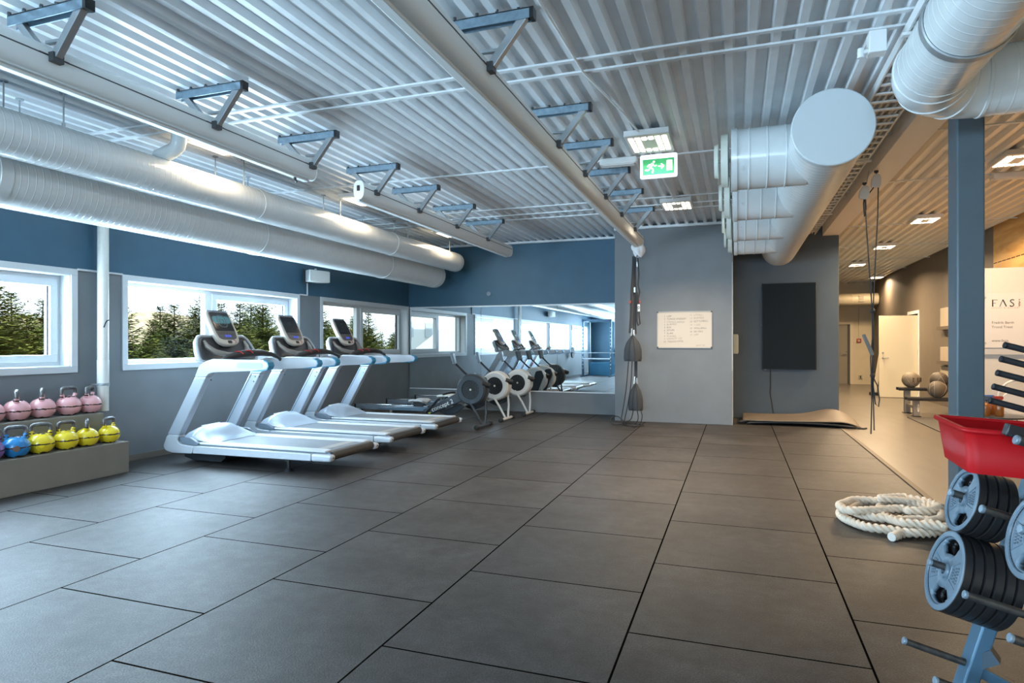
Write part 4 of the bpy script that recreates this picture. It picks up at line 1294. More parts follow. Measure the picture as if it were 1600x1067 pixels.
def mesh_bag(loc, label, r, hgt, dangling):
    t = thing('mesh_bag', label, 'bag', loc, 0, 'black mesh bags hanging on the straps')

    def f(u, v):
        th = 2 * PI * u
        prof = [(1.0, 0), (1.06, .12), (1.02, .45), (.74, .72), (.32, .9), (.12, 1.0)]
        q = v * 5
        i = min(int(q), 4)
        s = q - i
        rr = r * (prof[i][0] * (1 - s) + prof[i + 1][0] * s) * (1 + .05 * math.sin(4 * th + v * 3))
        z = hgt * (prof[i][1] * (1 - s) + prof[i + 1][1] * s)
        return V(rr * math.cos(th), rr * .55 * math.sin(th), z)
    b = MB(); b.grid(f, 28, 16); obj('pouch', b, MESHB, t, smooth=70)
    b = MB(); b.lathe([(.0, .002), (r * .93, .0), (r * 1.0, .02), (r * .98, .05)], seg=28, caps=False)
    b.v = [(x, y * .56, z) for x, y, z in b.v]
    obj('base', b, BLACK, t)
    b = MB(); b.tube([(-.02, -.02, hgt * .96), (-.015, 0, hgt + .10)], .012, 8); b.tube([(.025, .0, hgt * .96), (.02, 0, hgt + .08)], .012, 8); obj('buckle', b, ALU, t)
    b = MB()
    for x in (-.4, .35):
        b.tube([(r * x, -r * .60, .03), (r * x * .95, -r * .60, hgt * .4), (r * x * .55, -r * .40, hgt * .72), (0, -.02, hgt)], .006, 6)
    obj('seam_cord', b, STRAP, t)
    if dangling:
        b = MB(); b.bar((.0, .02, hgt + .05), (.0, .02, hgt + .58), .05, .006, up=(0, 1, 0)); obj('hanging_strap', b, STRAP, t, smooth=0)
    return t


mesh_bag((-1.63, 10.60, 1.06), 'upper black mesh bag hanging on the straps, beside the mirror edge', .135, .44, False)
mesh_bag((-1.585, 10.62, .245), 'lower black mesh bag hanging just above the floor before the pier', .11, .46, True)
t = thing('cord_heap', 'thin black cords fallen in loops on the mats below the mesh bags', 'cords', (-1.64, 10.6, 0))
for k, pts in enumerate((
        [(-.06, .0, 1.08), (-.10, .0, .6), (-.17, -.02, .15), (-.20, -.05, .02), (-.32, -.05, .02), (-.36, .05, .10), (-.25, .06, .13), (-.10, .0, .03), (.0, -.1, .012), (.12, -.22, .012)],
        [(.0, .0, 1.08), (-.03, .0, .6), (-.12, -.02, .1), (-.16, -.04, .012), (-.05, -.12, .012), (.1, -.1, .012), (.2, -.02, .012), (.05, .06, .012), (-.15, .05, .012), (-.3, -.04, .012)],
        [(.08, .0, .26), (.10, -.02, .12), (.05, -.04, .03), (-.08, -.06, .012), (-.2, -.02, .012)],
        [(.14, .0, .26), (.165, -.02, .15), (.13, -.03, .04), (.05, -.05, .012), (.0, -.14, .012), (.02, -.24, .012), (.10, -.30, .012)],
        [(.02, .0, .26), (-.02, -.02, .10), (-.12, -.03, .05), (-.06, -.14, .012), (.06, -.18, .012), (.08, -.34, .012)])):
    P = [Vector(p) for p in pts]
    fine = []
    for i in range(len(P) - 1):
        p0, p1, p2, p3 = P[max(i - 1, 0)], P[i], P[i + 1], P[min(i + 2, len(P) - 1)]
        for j in range(6):
            u = j / 6
            fine.append(.5 * ((2 * p1) + (p2 - p0) * u + (2 * p0 - 5 * p1 + 4 * p2 - p3) * u * u + (3 * p1 - p0 - 3 * p2 + p3) * u ** 3))
    fine.append(P[-1])
    fine = [V(p.x, p.y, max(p.z, .009)) for p in fine]
    b = MB(); b.tube(fine, .008, 7); obj('cord', b, STRAP, t)

# ---------------------------------------------------------------- television niche
t = thing('television', 'large black television hung upright on the slate wall under the big duct', 'television', (.86, 12.35, .89))
b = MB(); b.box((-.445, -.075, 0), (.445, -.030, 1.54)); obj('case', b, BLACK, t, bevel=.006)
b = MB(); b.box((-.435, -.0765, .01), (.435, -.074, 1.53)); obj('screen', b, mat('tv_screen', (.006, .010, .014), .5, spec=.15), t, smooth=0)
b = MB(); b.box((-.25, -.031, .4), (.25, .0, 1.2)); obj('wall_mount', b, DARKG, t, smooth=0)
b = MB(); b.tube([(-.30, -.04, .01), (-.305, -.03, -.10), (-.30, -.025, -.30), (-.31, -.025, -.42), (-.285, -.02, -.55), (-.27, -.02, -.66), (-.255, -.05, -.78), (-.22, -.06, -.88)], .008, 7); obj('power_cable', b, BLACK, t)
b = MB(); b.box((-.449, -.07, .78), (-.444, -.05, .80)); b.box((-.40, -.07, -.008), (-.37, -.05, .0)); obj('port', b, mat('port_grey', (.35, .33, .33), .5), t, smooth=0)
t = thing('distribution_box', 'small cream electrical box on the side of the grey pier beside the television', 'electrical box', (-.072, 11.6, 1.18))
b = MB(); b.box((.0, -.14, 0), (.085, .14, .33)); obj('case', b, mat('box_cream_green', (.42, .42, .33), .5), t, bevel=.006)
b = MB(); b.box((.084, -.12, .02), (.092, .12, .31)); b.box((.02, -.146, .14), (.06, -.139, .19)); obj('door', b, mat('box_cream_green', (0, 0, 0)), t, smooth=0, bevel=.003)

# folded rubber mat on the floor
t = thing('folded_mat', 'big folded brown-black rubber mat lying on the floor under the television', 'mat', (.95, 11.80, 0))


def mat_top(u, v):
    x = -.86 + 1.76 * u
    y = -.46 + .95 * v
    hump = .115 * math.exp(-((x - .55) / .34) ** 2) * math.exp(-((v - .80) / .34) ** 2)
    z = .085 + .012 * math.sin(2.2 * x) + hump + .02 * v - .075 * max(0, (u - .84) / .16) ** 1.6
    y += .10 * (.5 - v) * max(0, (u - .6)) - .05 * u
    return V(x, y, z)


b = MB(); b.grid(mat_top, 44, 20); obj('top_layer', b, mat('mat_brown_grey', (.14, .115, .09), .6, noise=.1, nscale=4, bump=.1, bscale=150), t, smooth=60, solid=.014)


def mat_low(u, v):
    x = -.80 + 1.62 * u
    y = -.45 + .85 * v - .05 * u
    z = .020 + .040 * (math.sin(PI * u) ** .6) * (1 - v * .3)
    return V(x, y, z)


b = MB(); b.grid(mat_low, 36, 14); obj('lower_layer', b, mat('mat_underside_black', (.02, .022, .025), .6), t, smooth=60, solid=.03)
b = MB(); b.tube([(-.80, -.43, .06), (-.9, -.45, .045), (-.94, -.40, .03), (-.85, -.40, .03)], .022, 8); b.tube([(.85, -.50, .018), (.92, -.52, .015), (.97, -.50, .02)], .014, 8); obj('curled_corner', b, mat('mat_underside_black', (0, 0, 0)), t)

# ---------------------------------------------------------------- cords hanging from the beam
t = thing('pulley_cords', 'thin black cords with white pulleys and a grey handle hanging from the beam', 'pulley cords', (1.41, 7.9, 3.243))
PUL = mat('white_pulley_plastic', (.68, .67, .63), .4)


def pulley(cx, cy, cz, tilt):
    o = bpy.data.objects
    b = MB()
    out = rounded([(-.045, -.075), (.045, -.075), (.05, .02), (.025, .075), (-.025, .075), (-.05, .02)], .03)
    ro = Matrix.Rotation(tilt, 3, 'Y')
    b.prism(out, (cx, cy, cz), ro @ V(1, 0, 0), ro @ V(0, 0, 1), .045)
    p = obj('pulley', b, PUL, t, bevel=.008)
    s = MB(); s.tube([(cx, cy - .02, cz + .07), (cx + .004, cy - .02, cz + .11)], .010, 8); s.cyl((cx - .02, cy - .02, cz + .10), (cx + .02, cy - .02, cz + .10), .014, seg=10); obj('swivel', s, DARKG, p)
    return p


pulley(.02, 0, -.115, .1)
pulley(-.095, .0, -.235, .15)
b = MB(); b.tube([(-.075, -.02, -.14), (-.05, -.02, -.0)], .005, 6); obj('shackle', b, STEELG, t)
for pts, r in (([(-.09, -.02, -.28), (-.075, -.02, -.6), (-.045, -.02, -1.1), (-.02, -.02, -1.52), (-.015, -.02, -1.95), (-.02, -.02, -2.4), (-.03, -.02, -2.88)], .0065),
               ([(.04, -.02, -.17), (.035, -.02, -.5), (.012, -.02, -1.0), (-.01, -.02, -1.50), (-.005, -.02, -1.9), (-.01, -.02, -2.35), (.0, -.02, -2.84)], .0065),
               ([(-.09, -.025, -.25), (-.103, -.025, -.35), (-.095, -.025, -.50), (-.08, -.025, -.42), (-.085, -.025, -.28)], .007),
               ([(-.06, -.025, -.26), (.0, -.025, -.18)], .006),
               ([(-.02, -.03, -2.24), (.03, -.03, -2.35), (.05, -.03, -2.5), (.04, -.03, -2.58), (.01, -.03, -2.55), (-.015, -.03, -2.3)], .0065),
               ([(-.02, -.03, -1.85), (-.035, -.03, -2.05), (-.03, -.03, -2.25), (-.025, -.03, -2.5)], .0065)):
    b = MB(); b.tube(pts, r, 7); obj('cord', b, STRAP, t)
for z in (-1.53, -2.24):
    b = MB(); b.lathe([(.0, -.03), (.02, -.022), (.027, 0), (.018, .022), (0, .03)], (-.015, -.02, z), seg=14); obj('knot', b, STRAP, t)
b = MB(); b.bar((-.105, -.03, -1.79), (-.015, -.03, -2.02), .05, .035, up=(1, 0, .4)); obj('grip', b, mat('grip_grey', (.16, .16, .15), .5), t, bevel=.008)

# ---------------------------------------------------------------- hall: duct, fittings
t = thing('hall_duct', 'pale duct running across under the ceiling at the far end of the hall', 'duct', (1.7, 22.9, 2.77))
b = MB(); b.cyl((0, 0, 0), (XR - 1.72, 0, 0), .19, seg=32); obj('pipe', b, mat('cream_duct', (.66, .58, .42), .4), t)
for x in (.9, 1.75):
    b = MB(); b.lathe([(.19, -.02), (.196, -.015), (.196, .015), (.19, .02)], (x, 0, 0), (1, 0, 0), 32, caps=False); obj('seam', b, mat('cream_duct', (0, 0, 0)), t)
b = MB(); b.cyl((1.05, 0, .18), (1.05, 0, .60), .008, seg=8); obj('hanger', b, STEELG, t)
b = MB(); b.box((1.93, -.205, -.08), (2.07, -.18, .10)); b.lathe([(.0, -.02), (.045, -.015), (.05, 0)], (2.0, -.20, .01), (0, 1, 0), 18); obj('inspection_cap', b, mat('duct_cap_grey', (.45, .40, .30), .5), t)
t = thing('fire_alarm', 'small red fire alarm button on the cream hall wall', 'fire alarm', (3.82, YH, 1.45))
b = MB(); b.box((-.07, -.045, -.06), (.07, 0, .07)); obj('case', b, mat('alarm_red', (.40, .05, .03), .4), t, bevel=.008)
b = MB(); b.box((-.035, -.048, -.03), (.035, -.044, .035)); obj('button_plate', b, mat('alarm_pale', (.6, .45, .38), .5), t, smooth=0)
t = obj('cable_conduit', MB().tube([(3.82, YH - .012, 1.52), (3.82, YH - .012, 2.58)], .010, 6), mat('cream_conduit', (.62, .53, .36), .5))
tag(t, 'thin cream conduit running up the hall wall from the fire alarm', 'conduit')
t = thing('wall_socket', 'small cream wall socket low on the hall wall left of the open door', 'socket', (3.87, YH, .18))
b = MB(); b.box((-.06, -.03, .0), (.06, 0, .14)); obj('plate', b, mat('socket_cream', (.55, .48, .34), .5), t, bevel=.006)
b = MB(); b.box((-.02, -.034, .03), (.02, -.029, .11)); obj('outlet', b, DARKG, t, smooth=0)
t = thing('leaning_board', 'tall pale board with a dark foot leaning behind the open hall door', 'board', (3.42, 18.9, 0))
b = MB(); b.bar((-.03, 0, .08), (.14, .0, 1.2), .05, .10, up=(1, 0, 0)); obj('panel', b, mat('board_pale', (.55, .48, .36), .5), t, bevel=.01)
b = MB(); b.box((-.14, -.1, 0), (.12, .1, .08)); obj('foot', b, BLACK, t, bevel=.01)
for i, (z0, z1, w) in enumerate(((1.72, 2.12, 'top'), (.98, 1.28, 'middle'), (.64, .86, 'lowest'))):
    t = thing('wall_panel', 'pale wall panel with a dark ledge on the taupe wall, %s of three' % w, 'panel', (XR, 15.3, z0), 0, 'pale panels on the hall wall')
    b = MB(); b.box((-.05, -.9, 0), (0, .9, z1 - z0)); obj('board', b, mat('panel_beige', (.44, .37, .28), .6), t, smooth=0, bevel=.006)
    b = MB(); b.box((-.12, -.9, -.07), (0, .9, -.0)); obj('ledge', b, mat('ledge_brown', (.12, .095, .07), .6), t, smooth=0)

# medicine ball bench
t = thing('ball_rack', 'low grey steel rack with two black shelves holding medicine balls', 'rack', (3.05, 13.6, 0))
RKG = mat('rack_grey_steel', (.26, .24, .21), .4, .5)
for (x, y, h) in ((.08, .05, .30), (.08, .72, .44), (1.25, .05, .30), (1.25, .72, .44)):
    b = MB(); b.box((x - .05, y - .05, .012), (x + .05, y + .05, h)); lg = obj('leg', b, RKG, t, smooth=0, bevel=.006)
    b = MB(); b.box((x - .07, y - .08, .0), (x + .07, y + .08, .012)); obj('foot_plate', b, BLACK, lg, smooth=0)
for x in (.08, 1.25):
    b = MB(); b.box((x - .03, .1, .14), (x + .03, .68, .19)); obj('brace', b, RKG, t, smooth=0)
for y, z in ((.05, .30), (.72, .44)):
    for q in (-.13, .06):
        b = MB(); b.box((-.08, y + q, z), (1.4, y + q + .09, z + .055)); obj('shelf_rail', b, BLACK, t, smooth=0, bevel=.006)
b = MB(); b.tube([(.105 + .012 * math.cos(a), -.003, .16 + .07 * math.sin(a)) for a in [2 * PI * k / 18 for k in range(18)]], .004, 6, closed=True)
b.bar((.105, -.003, .10), (.105, -.003, .22), .003, .006)
obj('leg_marking', b, mat('marking_white', (.7, .68, .62), .5), t)


def med_ball(loc, label, col, rot):
    t = thing('medicine_ball', label, 'medicine ball', loc, rot, 'medicine balls on the rack')
    r = .155
    nm = 'ball_leather_%d' % int(col[0] * 1000)
    b = MB(); b.lathe([(r * math.sin(a), r - r * math.cos(a)) for a in [PI * k / 24 for k in range(25)]], seg=40, caps=False); o = obj('cover', b, mat(nm, col, .6, noise=.15, nscale=6, bump=.2, bscale=90), t)
    o.rotation_euler = (0, 0, 0)
    b = MB()
    for k in range(5):
        ax = V(math.cos(k * 1.25), math.sin(k * 1.25), .6 * math.sin(2.1 * k)).normalized()
        u = ax.orthogonal().normalized(); w = ax.cross(u)
        off = .045 * (-1) ** k
        rr = math.sqrt(r * r - off * off) + .0006
        b.tube([V(0, 0, r) + ax * off + (u * math.cos(a) + w * math.sin(a)) * rr for a in [2 * PI * q / 40 for q in range(40)]], .0028, 6, closed=True)
    obj('seam', b, mat('ball_seam', (.30, .26, .21), .6), t)
    return t


b1 = med_ball((3.19, 14.30, .495), 'light grey-brown medicine ball on the left end of the rear shelf', (.20, .165, .12), .4)
b = MB()
for q in (-.05, .0, .05):
    b.box((q + .03 - .012, -.1535, .12), (q + .03 + .012, -.145, .20), Matrix.Rotation(q * 4, 3, 'Z'), (0, 0, .15))
obj('printed_mark', b, mat('ball_dark_print', (.06, .05, .045), .6), b1, smooth=0)
med_ball((3.66, 14.30, .495), 'dark brown medicine ball with a pale patch on the right of the rear shelf', (.085, .07, .055), 1.2)
med_ball((3.46, 13.62, .355), 'dark brown medicine ball alone on the lower front shelf', (.095, .08, .062), 2.3)
t = obj('hall_mat', MB().prism([(2.93, 13.4), (2.9, 10.6), (4.0, 10.6), (4.0, 13.4)], (0, 0, .002), (1, 0, 0), (0, 1, 0), .012), mat('hall_mat_black', (.04, .036, .032), .6), smooth=0)
tag(t, 'dark rubber mat on the hall floor in front of the ball rack', 'mat')

# white partition with the clinic sign
m_ = MB(); m_.box((2.72, 9.55, 0), (XR, 9.66, 2.30))
pw = struct('wall_partition', m_, mat('partition_white', (.50, .46, .41), .5, noise=.02), smooth=0)
t = thing('clinic_sign', 'white sign plate with black lettering on the partition right of the column', 'sign', (2.90, 9.55, 1.30))
b = MB(); b.box((.0, -.022, .0), (1.10, -.014, .68)); obj('plate', b, mat('sign_acrylic', (.54, .50, .46), .15), t, smooth=0, bevel=.002)
b = MB(); b.lathe([(.0, -.028), (.013, -.026), (.014, .0)], (0, 0, 0), (0, 1, 0), 14)
many('standoff', b, [(.035, 0, .63), (.035, 0, .06), (1.06, 0, .63), (1.06, 0, .06)], STEELG, t)
SBLK = mat('sign_black', (.03, .025, .025), .5)
# wide thin capitals: strokes of two weights
y_ = -.0235
zt, zb = .60, .515


def letter(strokes, curve=None):
    b = MB()
    for x0, z0, x1, z1, w in strokes:
        b.bar((x0, y_, z0), (x1, y_, z1), w, .002, up=(0, 1, 0))
    if curve:
        b.tube(curve, .005, 6)
    obj('letter', b, SBLK, t, smooth=0)


letter([(.115, zb, .115, zt, .013), (.115, zt - .003, .168, zt - .003, .005), (.115, (zt + zb) / 2, .15, (zt + zb) / 2, .005)])
letter([(.19, zb, .222, zt, .006), (.222, zt, .258, zb, .013)])
letter([], [(.338, y_, zt - .008), (.322, y_, zt), (.304, y_, zt - .006), (.300, y_, zt - .022), (.312, y_, zt - .036), (.330, y_, zt - .05), (.336, y_, zt - .066), (.326, y_, zb + .003), (.308, y_, zb), (.295, y_, zb + .012)])
letter([(.46, zb, .492, zt, .006), (.492, zt, .528, zb, .013)])
b = MB(); b.lathe([(.0, -.001), (.008, -.001), (.008, .001)], (.392, y_, .597), (0, 1, 0), 12); b.tube([(.388, y_, .578), (.398, y_, .56), (.386, y_, .545), (.396, y_, .53), (.388, y_, .515)], .006, 6); obj('headline_figure', b, mat('sign_red_brown', (.30, .14, .10), .5), t)
obj('subline', text_mb('S P O R T   &   R E H A B', .026, (.105, -.0225, .487), (1, 0, 0), (0, 0, 1), .001), mat('sign_pink', (.62, .25, .22), .5), t, smooth=0)
SG = mat('sign_dark_grey', (.10, .09, .085), .5)
obj('name_lines', text_mb('Fredrik Barth', .043, (.105, -.0225, .30), (1, 0, 0), (0, 0, 1), .001), SG, t, smooth=0)
obj('name_lines', text_mb('Trond Treet', .043, (.105, -.0225, .245), (1, 0, 0), (0, 0, 1), .001), SG, t, smooth=0)
obj('web_line', text_mb('www.fasia', .043, (.105, -.0225, .075), (1, 0, 0), (0, 0, 1), .001), SG, t, smooth=0)
t = obj('wall_rail', MB().box((2.86, 9.515, 1.215), (XR - .02, 9.55, 1.285)), mat('rail_pale_grey', (.42, .40, .38), .4), smooth=0)
tag(t, 'pale grey rail on the partition directly below the clinic sign', 'rail')

# little table with spray bottles
t = thing('side_table', 'small round black table on thin legs behind the red bin', 'table', (2.62, 8.2, 0))
b = MB(); b.lathe([(0, .560), (.26, .560), (.275, .566), (.275, .578), (.26, .580), (0, .580)], seg=40); obj('top', b, mat('table_black', (.03, .032, .034), .3), t)
for a in (.5, 2.6, 4.7):
    b = MB()
    for s in (-.06, .06):
        b.cyl((.24 * math.cos(a + s * 2), .24 * math.sin(a + s * 2), .56), (.27 * math.cos(a + s * 2), .27 * math.sin(a + s * 2), 0), .007, seg=8)
    b.bar((.24 * math.cos(a - .12), .24 * math.sin(a - .12), .50), (.24 * math.cos(a + .12), .24 * math.sin(a + .12), .50), .008, .008)
    obj('leg', b, DARKG, t)
AMB = mat('amber_bottle', (.36, .11, .02), .2)


def spray(loc, rz, label, head):
    t = thing('spray_bottle', label, 'spray bottle', loc, rz, 'spray bottles on the little table')
    b = MB(); b.lathe([(0, 0), (.036, 0), (.04, .006), (.04, .105), (.034, .125), (.014, .14), (.013, .155)], seg=22); obj('bottle', b, AMB, t)
    b = MB(); b.cyl((0, 0, .152), (0, 0, .17), .016, seg=14); b.prism(rounded([(-.022, .17), (.015, .17), (.055, .195), (.058, .212), (-.03, .212), (-.038, .19)], .008), (0, .009, 0), (1, 0, 0), (0, 0, 1), .018)
    b.bar((.03, 0, .19), (.022, 0, .155), .012, .008, up=(1, 0, 0))
    obj('trigger_head', b, mat('head_' + head[0], head[1], .4), t)
    return t


spray((2.50, 8.10, .580), 2.6, 'amber spray bottle with a black head next to the column', ('black', (.02, .02, .02)))
spray((2.63, 8.12, .580), 3.3, 'amber spray bottle with a red trigger head', ('red', (.55, .06, .04)))
spray((2.60, 8.27, .580), 2.9, 'amber spray bottle with a blue trigger head, behind the red-headed one', ('blue', (.03, .14, .38)))
t = obj('paper_roll', MB().lathe([(0, 0), (.055, 0), (.055, .15), (.02, .15), (.02, .05)], (2.50, 8.24, .580), seg=24), mat('paper_white', (.75, .75, .76), .8))
tag(t, 'white paper roll standing between the spray bottles', 'paper roll')
t = thing('chair', 'pale chair with a rounded back beside the partition, behind the black pegs', 'chair', (3.02, 8.75, 0))
PCH = mat('chair_pale', (.62, .57, .52), .4)
b = MB(); b.tube([(-.2 , .0, .50)] + [(-.2 * math.cos(a), .0, .72 + .22 * math.sin(a)) for a in [PI * k / 10 for k in range(11)]] + [(.2, 0, .50)], .014, 8); obj('back_frame', b, PCH, t)
b = MB(); b.prism(rounded([(-.17, .55), (.17, .55), (.17, .80), (-.17, .80)], .12), (0, .012, 0), (1, 0, 0), (0, 0, 1), .02); obj('backrest', b, PCH, t, bevel=.008)
b = MB(); b.box((-.2, -.42, .43), (.2, 0, .46)); obj('seat', b, PCH, t, bevel=.012)
for x in (-.18, .18):
    for y in (-.38, -.02):
        b = MB(); b.cyl((x, y, .43), (x * 1.1, y, 0), .013, seg=8); obj('leg', b, STEELG, t)

# ---------------------------------------------------------------- coiled rope by the column
t = thing('battle_rope', 'thick off-white battle rope lying in loose coils beside the column', 'rope', (1.10, 5.42, 0))
ctl = []
rnd = random.Random(3)


def pw_loop(cx, cy, rx, ry, a0, a1, n, z0, z1, wob=.03):
    for k in range(n):
        s = k / (n - 1)
        a = a0 + (a1 - a0) * s
        ctl.append(V(cx + rx * math.cos(a) + rnd.uniform(-wob, wob), cy + ry * math.sin(a) + rnd.uniform(-wob, wob), z0 + (z1 - z0) * s))


ctl.append(V(-.13, -.46, .03)); ctl.append(V(.05, -.30, .035))
pw_loop(-.02, .02, .44, .36, -.6, 5.4, 14, .03, .045)
pw_loop(.0, .06, .36, .26, 5.6, 11.6, 12, .075, .085)
pw_loop(.18, .0, .30, .34, 11.9, 17.6, 12, .07, .10)
pw_loop(-.04, -.02, .40, .30, 17.9, 22.6, 10, .11, .12)
pw_loop(.16, .12, .22, .20, 22.8, 28.0, 10, .13, .15)
ctl.append(V(.30, .22, .13)); ctl.append(V(.37, .08, .10)); ctl.append(V(.36, -.10, .05)); ctl.append(V(.33, -.22, .035))
ctl = [V(p.x * .78, p.y * .98, p.z) for p in ctl]
fine = []
for i in range(len(ctl) - 1):
    p0, p1, p2, p3 = ctl[max(i - 1, 0)], ctl[i], ctl[i + 1], ctl[min(i + 2, len(ctl) - 1)]
    for j in range(26):
        u = j / 26
        fine.append(.5 * ((2 * p1) + (p2 - p0) * u + (2 * p0 - 5 * p1 + 4 * p2 - p3) * u * u + (3 * p1 - p0 - 3 * p2 + p3) * u ** 3))
fine.append(ctl[-1])
acc = [0]
for i in range(1, len(fine)):
    acc.append(acc[-1] + (fine[i] - fine[i - 1]).length)
b = MB(); b.tube(fine, .027, 24, rf=lambda th, i: 1 + .24 * math.cos(3 * th - acc[i] * 140)); obj('strands', b, mat('rope_off_white', (.66, .57, .46), .8, noise=.12, nscale=14), t, smooth=60)
for e, d in ((fine[0], fine[0] - fine[3]), (fine[-1], fine[-1] - fine[-4])):
    d = d.normalized()
    b = MB(); b.cyl(e - d * .05, e + d * .01, .030, seg=18); obj('end_sleeve', b, mat('rope_sleeve', (.70, .66, .60), .5), t, bevel=.004)

# ---------------------------------------------------------------- weight rack, plates, red bin
RB = mat('rack_steel_blue', (.085, .17, .25), .35, .35, noise=.06, nscale=12)
PEG = mat('worn_dark_peg', (.10, .095, .09), .4, .7, noise=.3, nscale=40)
PEGCAP = mat('peg_cap_blue_grey', (.25, .33, .40), .35, .4)
RA = math.radians(5)
RX, RYv = V(math.cos(RA), math.sin(RA), 0), V(-math.sin(RA), math.cos(RA), 0)
PD = (RX * -1 + V(0, 0, .285)).normalized()            # peg direction, root to tip
PU = V(RX.x * .285, RX.y * .285, 1).normalized()       # along the leaning posts
RO = V(.60, 2.75, 0)
t = thing('weight_rack', 'blue-grey leaning weight rack with rows of pegs at the right photo edge', 'weight rack', RO)
ROWS = {1: 0.0, 2: -.265, 3: -.53}

RACK = t


def at_rack(x, row, z):
    """point in rack coordinates: x along the pegs, row offset towards the camera, height"""
    return RX * x + RYv * ROWS[row] + V(0, 0, z)


for row, x0 in ((1, .185), (2, .40), (3, .42)):
    p0 = at_rack(x0 - .02, row, .0)
    p1 = p0 + PU * 1.62
    b = MB(); b.bar(p0, p1, .075, .05, up=PD); pst = obj('post', b, RB, t, smooth=0, bevel=.006)
    b = MB(); b.box((p0.x - .09, p0.y - .06, 0), (p0.x + .09, p0.y + .06, .02)); obj('foot_plate', b, RB, pst, smooth=0)
p = at_rack(.205, 1, .17)
b = MB(); b.bar(p, p + RX * .34 - V(0, 0, .17), .05, .04); obj('brace', b, RB, t, smooth=0, bevel=.005)
b = MB(); b.bar(p + V(.02, 0, .02), p + V(.075, -.02, .06), .06, .05); obj('weld_plate', b, mat('dark_slate_steel', (.06, .09, .12), .4, .3), t, smooth=0)
for z, q in ((.75, .62), (1.55, .86)):
    a_, c_ = at_rack(.30 + q * .3, 1, z), at_rack(.42 + q * .3, 3, z)
    b = MB(); b.bar(a_, c_, .05, .05); obj('cross_beam', b, RB, t, smooth=0)
PEGS = {}


def peg(row, tipx, tipz, ln, nm='peg', m=None, r=.0135):
    tip = at_rack(tipx, row, tipz)
    root = tip - PD * ln
    b = MB(); b.cyl(tip, root, r, seg=16); pg = obj(nm, b, m or PEG, t)
    b = MB(); b.lathe([(.0, .001), (r * .9, .001), (r * 1.04, -.001), (r * 1.04, -.007), (r, -.009)], tip, PD, 16, caps=False); obj('peg_cap', b, PEGCAP if m is None else BLACK, pg)
    return tip, root


PEGS['F'] = peg(1, -.012, .235, .25)
PEGS['D'] = peg(1, .073, .538, .34)
PEGS['A'] = peg(1, .142, .801, .36)
PEGS['H'] = peg(2, .0, .222, .46)
PEGS['E'] = peg(2, .086, .519, .46)
PEGS['B'] = peg(2, .135, .806, .46)
PEGS['G'] = peg(3, .10, .495, .44)
PEGS['C'] = peg(3, .126, .814, .44)
peg(3, .115, 1.072, .44)
for k in range(5):
    peg(1, .268 + .0118 * k, 1.144 + .0505 * k, .30, 'rubber_peg', BLACKR, .0115)
    peg(2, .285 + .0118 * k, 1.150 + .0505 * k, .34, 'rubber_peg', mat('rubber_slate', (.03, .036, .042), .5), .0125)
tip = at_rack(.10, 3, 1.098) + V(0, .03, 0)
b = MB(); b.bar(tip, tip - PD * .44, .03, .036); obj('square_arm', b, BLACK, t, bevel=.004)

PLF = mat('plate_face_sky_reflection', (.13, .185, .235), .38, noise=.10, nscale=25)  # black rubber face, its blue sky reflection put into the colour
PLB = mat('plate_black_rubber', (.018, .018, .019), .35)


def plate_mesh(R, th):
    """grip plate: flat face with three grip slots, raised rim, hub"""
    n = 90
    rads = [.16, .42, .49, .56, .63, .70, .76, .80, .86]
    mb = MB()
    def cut(i, a):
        q = (a % PI) / PI
        half = (.0, .17, .20, .20, .20, .20, .17, .0)[i]
        return abs(q - .5) < half
    vs = []
    for r in rads:
        for k in range(n):
            a = 2 * PI * k / n
            vs.append((R * r * math.cos(a), R * r * math.sin(a), 0))
    fs = []
    for i in range(len(rads) - 1):
        for k in range(n):
            if not cut(i, 2 * PI * (k + .5) / n):
                fs.append((i * n + k, i * n + (k + 1) % n, (i + 1) * n + (k + 1) % n, (i + 1) * n + k))
    mb.add(vs, fs)
    return mb


